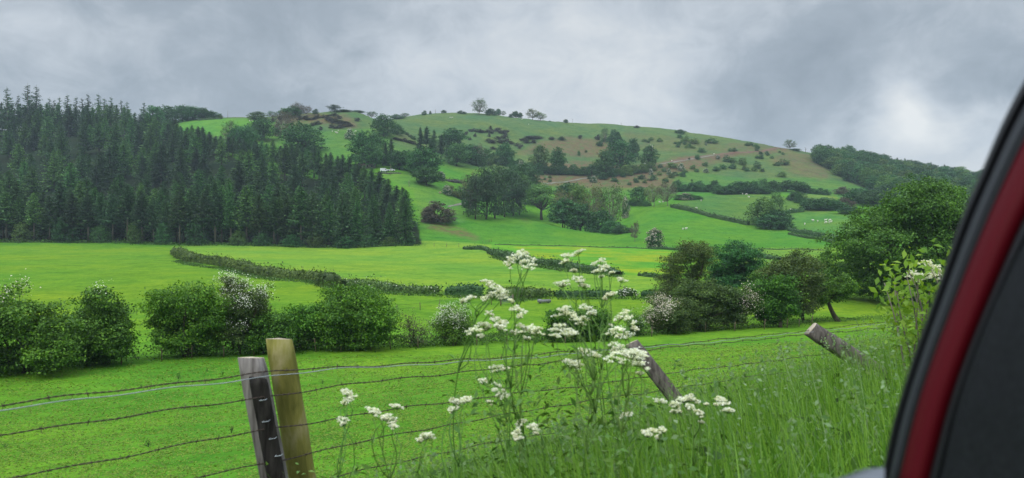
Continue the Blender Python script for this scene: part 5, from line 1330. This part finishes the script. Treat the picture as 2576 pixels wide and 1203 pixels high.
def post_px(ut, vt, ub, vb, y, wpx, mat, seed, label, dy=0.0, **kw):
    a, b = ray_at(ut, vt, y), ray_at(ub, vb, y - dy); ax = (b - a); ext = 1.0
    g = float(height(b[0], b[1])[0]); 
    if b[2] > g - .15: b = a + ax * ((a[2] - (g - .25)) / (a[2] - b[2]))
    w = wpx * y / F
    return post(a, b, w, w * .9, mat, seed, label=label, **kw)
pg = post_px(631, 900, 706, 1290, 3.28, 62, 'post_grey', 1, 'grey weathered post with a dark face')
# the dark face of the grey post: a thin dark batten laid over it
a, b = ray_at(650, 952, 3.22), ray_at(712, 1290, 3.22)
post(a, b, .072, .02, 'post_dark', 2, name='batten', label='dark batten on the face of the grey post')
post_px(703, 853, 776, 1290, 3.42, 68, 'post_moss', 3, 'yellow-green mossy strainer post, the taller of the pair', round_=True)
post_px(1588, 862, 1688, 990, 5.15, 36, 'post_brown', 4, 'brown post leaning sharply to the left')
post_px(2038, 828, 2112, 876, 7.1, 42, 'post_brown', 5, 'broken brown post lying over in the long grass')
for s, h, le in ((8.6, 1.0, .1), (11.5, 1.0, -.05), (14.4, 1.0, .05), (-2.9, 1.05, .02)):
    q = fpt(s); z = float(height(q[0], q[1])[0]); post((q[0] + le, q[1], z + h), (q[0], q[1], z - .3), .1, .09, 'post_grey', int(s * 3 + 20))
# staples holding the wires
for (u, v) in ((661, 1008), (668, 1062), (685, 1105), (700, 1148)):
    c = ray_at(u, v, 3.19); mb = MB(); mb.tube([c + [-.012, .02, 0], c + [-.012, -.004, 0], c + [.012, -.004, .004], c + [.012, .02, .004]], .002, 5); mb.obj('staple', M['wire_silver'], fence)
# wires, read along their length and carried over the plane of the fence
def on_fence(u, v, off=-.05):
    """point of the fence plane seen at a picture position"""
    d = np.array(px_dir(u, v)); A3 = np.array([*(FA + FN * off), 0.0]); N3 = np.array([*FN, 0.0])
    return d * (A3 @ N3) / (d @ N3)
def wire(pts, barbed=True, mat='wire_dark', rad=.0015, seed=0, label=None, off=-.05):
    r = np.random.default_rng(seed)
    P = np.array([on_fence(u, v, off) for u, v in pts])
    # a smooth curve through the points, run on beyond both ends
    P = np.concatenate([[P[0] + (P[0] - P[1]) / np.linalg.norm(P[0] - P[1]) * 2.5], P, [P[-1] + unit(P[-1] - P[-2]) * 7.0]])
    P[-1, 2] -= .05
    s = np.concatenate([[0], np.cumsum(np.linalg.norm(np.diff(P, axis=0), axis=1))]); n = int(s[-1] / .012)
    si = np.linspace(0, s[-1], n); C = np.stack([np.interp(si, s, P[:, k]) for k in range(3)], 1)
    for _ in range(400):
        C[1:-1] = (C[:-2] + C[2:]) / 2 * .5 + C[1:-1] * .5
    C[:, 2] += .006 * np.sin(si * 5 + r.uniform(0, 6)) * np.sin(si * 2.1) + .003 * np.sin(si * 17)
    mb = MB()
    if barbed:
        for ph in (0, np.pi):
            off2 = np.stack([0 * si, np.cos(si * 2 * np.pi / .05 + ph), np.sin(si * 2 * np.pi / .05 + ph)], 1) * rad * 1.25
            mb.tube(C + off2, rad, 4)
        for q in np.arange(.1, s[-1], .115) + r.uniform(-.02, .02, len(np.arange(.1, s[-1], .115))):
            i = min(int(q / .012), n - 1); c = C[i]
            for k in (0, 1):
                a = r.uniform(0, 6.28); L = .013
                v = np.array([.3 * (1 - 2 * k), math.cos(a), math.sin(a)]) * L
                mb.tube([c - v, c, c + v], [.0007, .0017, .0007], 3, cap=False)
            mb.tube([c - FD3 * .006, c + FD3 * .006], rad * 1.7, 5)
    else: mb.tube(C, rad, 6)
    o = mb.obj('wire', M[mat], fence, True)
    if label: o['label'] = label
FD3 = np.array([*FD, 0.0])
wire([(0, 1019), (300, 982), (600, 946), (760, 929), (1000, 915), (1300, 896), (1600, 874), (1900, 846), (2200, 813), (2300, 803)], True, seed=1, label='dark barbed top wire', off=-.02)
wire([(0, 1027), (300, 993), (640, 950), (880, 928), (1100, 915), (1350, 897), (1600, 877), (1900, 850), (2200, 818), (2300, 808)], False, 'wire_silver', .0019, 2, 'shiny plain galvanised wire', off=-.07)
wire([(0, 1091), (300, 1050), (640, 1000), (900, 966), (1260, 926), (1550, 888), (1800, 864), (2100, 836), (2300, 818)], True, seed=3)
wire([(30, 1203), (330, 1145), (640, 1083), (900, 1042), (1200, 1003), (1450, 972), (1700, 938), (2000, 900), (2300, 866)], True, seed=4)
wire([(500, 1203), (800, 1137), (1050, 1080), (1350, 1030), (1650, 984), (1900, 946), (2300, 900)], True, seed=5)
wire([(830, 1203), (1100, 1142), (1400, 1085), (1700, 1035), (2300, 960)], True, seed=6)

# ------------------------------------------------------------------ roadside: long grass
ENV_U = [600, 900, 1000, 1150, 1400, 1700, 1900, 2100, 2250, 2320, 2600]; ENV_V = [1320, 1240, 1205, 1150, 1080, 992, 908, 840, 796, 775, 740]
def verge_points(n, r, n0=-2.35, n1=.45, s0=-.9, s1=13.0, pw=.75):
    s = s0 + (s1 - s0) * r.random(n) ** 1.35; o = r.uniform(n0, n1, n)
    q = FA[None] + FD[None] * s[:, None] + FN[None] * o[:, None]
    z = height(q[:, 0], q[:, 1])
    keep = (q[:, 1] > 1.25)
    return np.stack([q[:, 0], q[:, 1], z], 1)[keep]
def blades(P, hmax, width, r, lean=.35, over=0.0):
    """blades of grass, each a bent tapering ribbon; no taller than the sward stands at that place"""
    n = len(P); h = hmax * r.uniform(.45, 1.0, n)
    u, v = project(P)
    lim = np.interp(u, ENV_U, ENV_V) + 40 * (vnoise(P[:, 0] * 1.7, P[:, 1] * 1.7, 5) - .4) - over + np.abs(r.normal(size=n)) * 30
    zmax = P[:, 1] * (px_dir(0, 0)[2] * 0 + (HOR - lim) / F)
    h = np.minimum(h, np.maximum(zmax - P[:, 2], 0))
    k = h > .12; P, h = P[k], h[k]; n = len(P)
    a = r.uniform(0, 6.28, n); ln = h * np.abs(r.normal(size=n)) * lean
    dx, dy = np.cos(a) * ln - .10 * h, np.sin(a) * ln
    w = width * r.uniform(.6, 1.4, n); wa = a + np.pi / 2 + r.normal(size=n) * .5; wx, wy = np.cos(wa), np.sin(wa)
    V = []
    for t, tw in ((0, .8), (.35, 1.0), (.7, .75), (1.0, .08)):
        c = P + np.stack([dx * t ** 2, dy * t ** 2, h * (t - .12 * t ** 3 * np.minimum(ln / h, 1) * 2)], 1)
        V += [c - np.stack([wx, wy, 0 * wx], 1) * (w * tw / 2)[:, None], c + np.stack([wx, wy, 0 * wx], 1) * (w * tw / 2)[:, None]]
    V = np.stack(V, 1); i = np.arange(n)[:, None] * 8
    q = np.concatenate([i + np.array([[a_, a_ + 1, a_ + 3, a_ + 2]]) for a_ in (0, 2, 4)])
    tip = V[:, 6] * .5 + V[:, 7] * .5
    return V.reshape(-1, 3), q, tip, h
rg = np.random.default_rng(77)
P = verge_points(52000, rg); v1, q1, _, _ = blades(P, 1.0, .006, rg)
P = verge_points(9000, rg); v2, q2, _, _ = blades(P, .7, .014, rg, .5)
o = mesh_obj('tall_grass', np.concatenate([v1, v2]), np.concatenate([q1, q2 + len(v1)]), M['tall_grass']); tag(o, 'long uncut roadside grass along the fence', 'grass', kind='stuff')
P = verge_points(2600, rg, s0=.3); v1, q1, tip, h = blades(P, 1.15, .003, rg, .25, 26)
hd, hq = [], []
n = len(tip); sz = rg.uniform(.012, .022, n)
cc = np.concatenate([tip - [0, 0, .012] * np.array([1]) + rg.normal(size=tip.shape) * .006 - np.array([0, 0, 1]) * (sz * kk)[:, None] for kk in (0, .8, 1.6, 2.4, 3.2)])
v2, q2 = leaf_quads(cc, rg.normal(size=cc.shape) + [0, -1.2, 0], np.tile(sz, 5) * 1.3, rg, .5)
o = mesh_obj('seeding_grass', np.concatenate([v1, v2]), np.concatenate([q1, q2 + len(v1)]), M['seed_head']); tag(o, 'pale seeding grass stalks standing above the roadside grass', 'grass', kind='stuff')
# broad leaves low in the verge: nettle, dock, cow parsley foliage
P = verge_points(9000, rg); u, v = project(P); lim = np.interp(u, ENV_U, ENV_V) + 25
hh = np.minimum(rg.uniform(.15, .75, len(P)), P[:, 1] * (HOR - lim) / F - P[:, 2]); k = hh > .05
C = P[k] + np.stack([0 * hh[k], 0 * hh[k], hh[k]], 1)
v1, q1 = leaf_quads(C, rg.normal(size=C.shape) * .7 + [0, -.2, .8], rg.uniform(.03, .085, len(C)), rg, .5)
o = mesh_obj('verge_leaves', v1, q1, M['undergrowth']); tag(o, 'nettle and cow parsley leaves low in the roadside grass', 'leaves', kind='stuff')
# short grass of the pasture in front of the hawthorn row
r = np.random.default_rng(78); n = 260000
d = np.exp(r.uniform(math.log(7), math.log(62), n)); t = r.uniform(-.72, .8, n); x = t * d
ns, _ = fence_ns(x, d); k = ns > .5; x, d = x[k], d[k]
kk = vnoise(x / 1.3, d / 1.3, 9) * .6 + .5 * vnoise(x / .4, d / .4, 19) + .5 * r.random(len(x)) > .66; x, d = x[kk], d[kk]
C = np.stack([x, d, height(x, d) + .02], 1); sz = (.03 + .0022 * d) * r.uniform(.6, 1.5, len(x))
v1, q1 = leaf_quads(C, r.normal(size=C.shape) * .5 + [0, -.2, 1.8], sz, r, .45)
o = mesh_obj('pasture_grass', v1, q1, M['grass']); tag(o, 'short grazed grass of the near pasture', 'grass', kind='stuff')

# docks and thistles standing in the near pasture
M['thistle'] = leaf_mat('thistle_leaf', (.02, .05, .015), (.04, .085, .025), (.07, .13, .04), .2, .1)
for k, (u, v, h) in enumerate([(583, 1090, 17), (373, 1125, 18), (12, 1128, 12), (449, 954, 14), (811, 965, 10), (521, 935, 7), (980, 968, 9), (1247, 960, 6), (560, 945, 12), (355, 975, 8), (900, 1062, 6), (1300, 965, 8)]):
    p = ray(u, v); hm = h * p[1] / F; r = np.random.default_rng(400 + k)
    mb = MB()
    for j in range(5):
        a = r.uniform(0, 6.28); mb.tube([(0, 0, -.02), (math.cos(a) * hm * .12, math.sin(a) * hm * .12, hm * .6), (math.cos(a) * hm * .3, math.sin(a) * hm * .3, hm * r.uniform(.8, 1.05))], [hm * .03, hm * .02, hm * .008], 4)
    c = r.normal(size=(70, 3)) * [hm * .25, hm * .25, hm * .3] + [0, 0, hm * .5]
    o = mb.obj('thistle', M['thistle']); v1, q1 = leaf_quads(c, r.normal(size=c.shape), hm * r.uniform(.1, .28, 70), r, .4); mesh_obj('leaves', v1, q1, M['thistle'], o); o.location = p; tag(o, f'dark thistle standing in the near pasture, {nth[k]} from the left', 'thistle', 'thistles in the near pasture')
ths = sorted([o for o in col.objects if o.name.startswith('thistle')], key=lambda o: project(np.array(o.location))[0])
for k, o in enumerate(ths): o['label'] = f'dark thistle standing in the near pasture, {nth[k]} from the left'

# ------------------------------------------------------------------ cow parsley
def umbel(c, R_, r, facing):
    """one flower head: rays that carry flat tufts of tiny white flowers; returns (stalk builder parts, petals)"""
    tl = r.normal(size=2) * .3; n = int(r.integers(9, 13)); base = c - np.array([0, 0, R_ * .8])
    cs, rays_ = [], []
    for i in range(n):
        a = i * 2.4 + r.normal() * .25; q = math.sqrt((i + .5) / n) * R_ * r.uniform(.85, 1.1)
        e = c + np.array([math.cos(a) * q, math.sin(a) * q, -.42 * q * q / R_ + tl[0] * math.cos(a) * q + tl[1] * math.sin(a) * q + r.normal() * .10 * R_])
        rays_.append((base, e - [0, 0, .004])); m = 16
        rr = R_ * r.uniform(.2, .36)
        w = r.normal(size=(m, 3)) * [rr * .55, rr * .55, rr * .26]; cs.append(e + w)
    return rays_, np.concatenate(cs)
def cow_parsley(heads, foot, y, label, seed):
    """heads: (u, v, radius in picture units) of each flower head"""
    r = np.random.default_rng(seed)
    b = ray_at(*foot, y); bx, by = b[0], y; bz = float(height(bx, by)[0])
    o = empty('cow_parsley', (bx, by, bz)); tag(o, label, 'cow parsley', 'cow parsley plants on the verge')
    org = np.array([bx, by, bz]); st = MB(); pts = []
    H = [(ray_at(u, v, y + r.uniform(-.12, .12)), rad * y / F * 1.0) for u, v, rad in heads]
    for u, v, rad in heads:                      # small side heads
        for _ in range(int(r.random() < .7)):
            H.append((ray_at(u + r.normal() * 20, v + r.uniform(2, 26), y + r.uniform(-.15, .15)), rad * y / F * r.uniform(.35, .65)))
    top = max((h for h, _ in H), key=lambda h: h[2]) - org; fork = top
    main = limb((0, 0, -.05), top - [0, 0, .03], r, .05, 14); st.tube(main, np.linspace(.0036, .0012, 14), 6)
    # feathery leaves up the stem
    C = np.concatenate([fork * f + r.normal(size=(40, 3)) * [.09, .09, .04] for f in (.25, .5, .75)])
    for c, rad in H:
        c = c - org; j = int(np.clip(np.searchsorted(main[:, 2], c[2] - r.uniform(.10, .30) - .45 * np.linalg.norm(c[:2] - top[:2])), 3, 12)); p = limb(main[j], c - [0, 0, rad * .8], r, .09, 6); st.tube(p, np.linspace(.0019, .0011, 6), 5)
        rays_, cs = umbel(c, rad, r, None)
        for a, e in rays_: st.tube([a, (a + e) / 2 + [0, 0, -.002], e], .0009, 3, cap=False)
        v, q = leaf_quads(cs, r.normal(size=cs.shape) * .45 + [0, -.25, 1], r.uniform(.0045, .0085, len(cs)), r, .9)
        mesh_obj('flower_head', v, q, M['umbel'], o)
    st.obj('stem', M['stem'], o, True)
    v, q = leaf_quads(C, r.normal(size=C.shape) * .6 + [0, 0, .8], r.uniform(.015, .04, len(C)), r, .4); mesh_obj('leaves', v, q, M['stem'], o)
CP = [
 ([(1300, 640, 24), (1330, 656, 24), (1283, 655, 18), (1315, 632, 16)], (1330, 1230), 2.6, 'tallest cow parsley, its heads rising over the pale valley field'),
 ([(1425, 640, 15), (1455, 630, 13), (1420, 655, 11)], (1470, 1230), 2.9, 'cow parsley with small heads over the buttercup field, second tallest'),
 ([(1508, 655, 17), (1522, 668, 15), (1512, 676, 13), (1563, 700, 14)], (1540, 1230), 2.9, 'cow parsley whose heads hang before the end of the clipped hedge'),
 ([(1230, 708, 17), (1255, 722, 20), (1240, 735, 22), (1265, 740, 14), (1180, 747, 14)], (1270, 1240), 2.5, 'cow parsley in front of the uneven valley hedge'),
 ([(1412, 706, 20), (1455, 698, 17), (1470, 714, 14)], (1450, 1240), 2.8, 'cow parsley in front of the pale field right of the uneven hedge'),
 ([(1190, 828, 22), (1215, 812, 20), (1245, 795, 26), (1260, 812, 18), (1305, 775, 20)], (1260, 1250), 2.4, 'cow parsley in front of the round white-blossomed bush'),
 ([(1335, 822, 22), (1350, 832, 18), (1315, 818, 14)], (1370, 1250), 2.5, 'cow parsley with one wide head right of the round white bush'),
 ([(1420, 778, 24), (1440, 790, 24), (1405, 820, 22), (1430, 832, 22), (1480, 772, 20), (1460, 800, 20)], (1470, 1250), 2.4, 'bushy cow parsley in front of the pair of dark bushes'),
 ([(1560, 790, 22), (1580, 798, 18), (1550, 824, 22), (1535, 738, 14), (1575, 840, 22)], (1600, 1250), 2.5, 'cow parsley right of the pair of dark bushes'),
 ([(1560, 868, 26), (1590, 880, 30), (1575, 900, 28), (1610, 890, 22), (1615, 912, 20), (1545, 890, 22)], (1620, 1250), 2.3, 'dense cow parsley covering the top of the leaning brown post'),
 ([(1435, 908, 22), (1475, 880, 17), (1495, 888, 15), (1450, 912, 18)], (1480, 1260), 2.5, 'cow parsley on the upper wires left of the leaning brown post'),
 ([(1250, 922, 20), (1215, 955, 14), (1262, 975, 20), (1255, 985, 16)], (1290, 1270), 2.5, 'cow parsley between the wires in the middle of the verge'),
 ([(1145, 1005, 16), (1172, 1000, 15), (1140, 1025, 15)], (1170, 1270), 2.4, 'cow parsley in front of the third wire'),
 ([(875, 985, 17), (880, 998, 16), (862, 1052, 15)], (900, 1270), 2.4, 'cow parsley nearest the mossy post'),
 ([(940, 1030, 18), (975, 1045, 18), (998, 1018, 15), (985, 1055, 14)], (980, 1270), 2.4, 'second cow parsley right of the mossy post'),
 ([(1310, 1060, 15), (1340, 1070, 15), (1300, 1090, 14)], (1330, 1280), 2.3, 'low cow parsley just above the grass in the middle'),
 ([(1575, 1040, 15), (1660, 1005, 17), (1720, 1000, 17), (1745, 1000, 16), (1700, 1015, 16), (1760, 1035, 13), (1735, 1020, 14)], (1720, 1280), 2.4, 'wide cow parsley below the leaning brown post'),
 ([(1820, 1008, 16), (1832, 1028, 14), (1810, 1000, 12)], (1830, 1280), 2.4, 'rightmost cow parsley of the group below the leaning post'),
 ([(1640, 1080, 13), (1665, 1078, 14), (1625, 1085, 11)], (1680, 1290), 2.2, 'low cow parsley with two small heads in the grass'),
 ([(1075, 1092, 16), (1060, 1100, 13)], (1090, 1290), 2.2, 'faint low cow parsley at the left edge of the long grass'),
]
for k, (hd, ft, y, lab) in enumerate(CP): cow_parsley(hd, ft, y, lab, 600 + k)

# ------------------------------------------------------------------ young shrub on the verge beside the car
r = np.random.default_rng(88); y = 6.0
b = ray_at(2330, 860, y); bz = float(height(b[0], y)[0]); org = np.array([b[0], y, bz])
o = empty('elder_shrub', org); tag(o, 'young elder shrub with bright leaves and white flowers beside the car window', 'shrub')
st = MB(); tips = [(2225, 712), (2250, 690), (2285, 680), (2310, 700), (2335, 665), (2360, 680), (2270, 740), (2300, 735), (2340, 720), (2370, 740), (2320, 770), (2350, 790), (2390, 700), (2280, 690), (2255, 725)]
C = []
for (u, v) in tips:
    e = ray_at(u, v, y + r.uniform(-.3, .3)) - org; p = limb((0, 0, 0), e, r, .06, 8); st.tube(p, np.linspace(.014, .003, 8), 5)
    for q in p[4:]: C.append(q + r.normal(size=(14, 3)) * .07)
st.obj('stems', M['bark_pale'], o, True); C = np.concatenate(C)
v1, q1 = leaf_quads(C, r.normal(size=C.shape) * .6 + [0, -.5, .6], r.uniform(.04, .085, len(C)), r, .5); mesh_obj('leaves', v1, q1, M['elder'], o)
for (u, v) in ((2335, 660), (2355, 672), (2340, 690), (2300, 690)):
    c = ray_at(u, v, y) - org; rays_, cs = umbel(c, .07, r, None)
    v1, q1 = leaf_quads(cs, r.normal(size=cs.shape) * .5 + [0, -.3, 1], .016, r, .9); mesh_obj('flower_head', v1, q1, M['umbel'], o)

# ------------------------------------------------------------------ the car we look out of: rear edge of the side window
def car_mat(name, c, rough, spec, grain=0.0, scale=900):
    m, nt, p = principled(name, rough, spec); t = nt.nodes.new('ShaderNodeTexCoord')
    n = noise_node(nt, scale, 3, .6, t.outputs['Object'])
    k = tuple(x * (1 - grain) for x in c); j = tuple(x * (1 + grain) for x in c)
    nt.links.new(ramp(nt, n, [(.3, k), (.7, j)]), p.inputs['Base Color'])
    if grain:
        bm = nt.nodes.new('ShaderNodeBump'); bm.inputs['Strength'].default_value = .25; bm.inputs['Distance'].default_value = .001
        nt.links.new(n, bm.inputs['Height']); nt.links.new(bm.outputs[0], p.inputs['Normal'])
    return m
M['rubber'] = car_mat('black_window_rubber', (.008, .009, .012), .6, .2, .2)
M['grey_trim'] = car_mat('grey_window_channel', (.028, .031, .038), .7, .15, .2)
M['red_paint'] = car_mat('dark_red_car_paint', (.072, .002, .006), .55, .1, .12, 1500)
M['panel'] = car_mat('dark_interior_plastic', (.012, .0135, .016), .9, .1, .45, 420)
car = empty('car_window_frame', (.32, .5, -.1)); tag(car, 'rear edge of the car side window in red paint, rubber seals and dark trim', 'car frame')
edge0 = [(2740, -60), (2640, 100), (2576, 200), (2518, 312), (2469, 432), (2420, 539), (2375, 673), (2335, 789), (2299, 888), (2268, 986), (2241, 1075), (2217, 1203), (2190, 1330), (2160, 1480)]
redL = [(2740, 90), (2640, 240), (2576, 343), (2509, 486), (2437, 655), (2393, 771), (2348, 888), (2304, 1021), (2263, 1191), (2232, 1320), (2195, 1480)]
redR = [(2780, 220), (2660, 410), (2576, 548), (2527, 664), (2473, 789), (2420, 923), (2384, 1030), (2339, 1203), (2306, 1330), (2270, 1480)]
panL = [(2780, 290), (2660, 500), (2576, 637), (2509, 771), (2455, 914), (2420, 1021), (2384, 1203), (2350, 1330), (2315, 1480)]
vs = np.linspace(-40, 1460, 60)
def eu(line): a = np.array(line, float); return np.interp(vs, a[:, 1], a[:, 0])
E0, E1, E2, E3 = eu(edge0), eu(redL), eu(redR), eu(panL)
for E in (E0, E1, E2, E3):
    for _ in range(6): E[1:-1] = (E[:-2] + 2 * E[1:-1] + E[2:]) / 4
def strip(name, ua, ub, d0, d1, bulge, mat, thick=.03, m=9):
    """a moulded strip of the frame between two edges, rounded towards the cabin"""
    rows = []
    for t in np.linspace(0, 1, m):
        u = ua + (ub - ua) * t; d = d0 + (d1 - d0) * t - bulge * math.sin(math.pi * t) ** .7
        rows.append(np.array([ray_at(a, b, d) for a, b in zip(u, vs)]))
    back = [np.array([ray_at(a, b, d1 + thick) for a, b in zip(ub, vs)]), np.array([ray_at(a + 1.5, b, d0 + thick) for a, b in zip(ua, vs)])]
    v = np.stack(rows + back, 1); k = v.shape[1]; n = len(vs)
    i = np.arange(n - 1)[:, None] * k; j = np.arange(k)[None]; j2 = (j + 1) % k
    q = np.stack([i + j, i + j2, i + k + j2, i + k + j], -1).reshape(-1, 4)
    me = mesh_np(name, v.reshape(-1, 3) - np.array(car.location), [q], [M[mat]], smooth=True)
    o = link(bpy.data.objects.new(name, me), car); return o
w = E1 - E0
strip('outer_seal', E0, E0 + w * .30, .60, .59, .008, 'rubber')
strip('seal_lip', E0 + w * .28, E0 + w * .46, .598, .585, .004, 'rubber')
strip('window_channel', E0 + w * .44, E0 + w * .86, .585, .56, .010, 'grey_trim')
strip('inner_lip', E0 + w * .84, E1 + 2, .562, .55, .004, 'rubber')
strip('painted_frame', E1, E2 + 3, .552, .535, .010, 'red_paint')
w2 = E3 - E2
strip('door_seal', E2, E2 + w2 * .55, .528, .515, .010, 'rubber')
strip('trim_edge', E2 + w2 * .52, E3 + 3, .516, .50, .006, 'panel')
strip('interior_panel', E3, E3 + 620, .498, .36, .012, 'panel')
# the corner of the window sill showing at the bottom of the pillar
ua = np.linspace(1500, 2225, 30); va = np.interp(ua, [1500, 2140, 2180, 2225], [1330, 1206, 1192, 1176])
A = np.array([ray_at(a, b, .56) for a, b in zip(ua, va)]); B = np.array([ray_at(a, b + 60, .50) for a, b in zip(ua, va)])
Cc = A + [0, .03, -.01]; Dd = B + [0, .05, -.03]
v = np.stack([A, B, Dd, Cc], 1).reshape(-1, 3) - np.array(car.location); i = np.arange(29)[:, None] * 4; j = np.arange(4)[None]
q = np.stack([i + j, i + (j + 1) % 4, i + 4 + (j + 1) % 4, i + 4 + j], -1).reshape(-1, 4)
M['sill'] = car_mat('pale_grey_sill', (.12, .135, .16), .5, .3, .1)
mesh_obj('window_sill', v, q, M['sill'], car, True)

# ------------------------------------------------------------------ the damp air of the valley
hz = MB(); xr = float(np.abs(GX).max()) + 20
zt, zb = float(max(GZ.max() + 40, 40)), float(GZ.min() - 1.0)
hz.box((0, (ys[0] - 5 + ys[-1] + 5) / 2, (zt + zb) / 2), (2 * xr, ys[-1] - ys[0] + 10, zt - zb))
hm = bpy.data.materials.new('haze'); hm.use_nodes = True; nt = hm.node_tree; nt.nodes.clear()
pvn = nt.nodes.new('ShaderNodeVolumePrincipled'); pvn.inputs['Color'].default_value = (.70, .86, 1.0, 1); pvn.inputs['Density'].default_value = HAZE
om = nt.nodes.new('ShaderNodeOutputMaterial'); nt.links.new(pvn.outputs[0], om.inputs['Volume'])
ho = hz.obj('haze', hm); tag(ho, 'thin damp haze filling the valley', 'haze', kind='stuff')
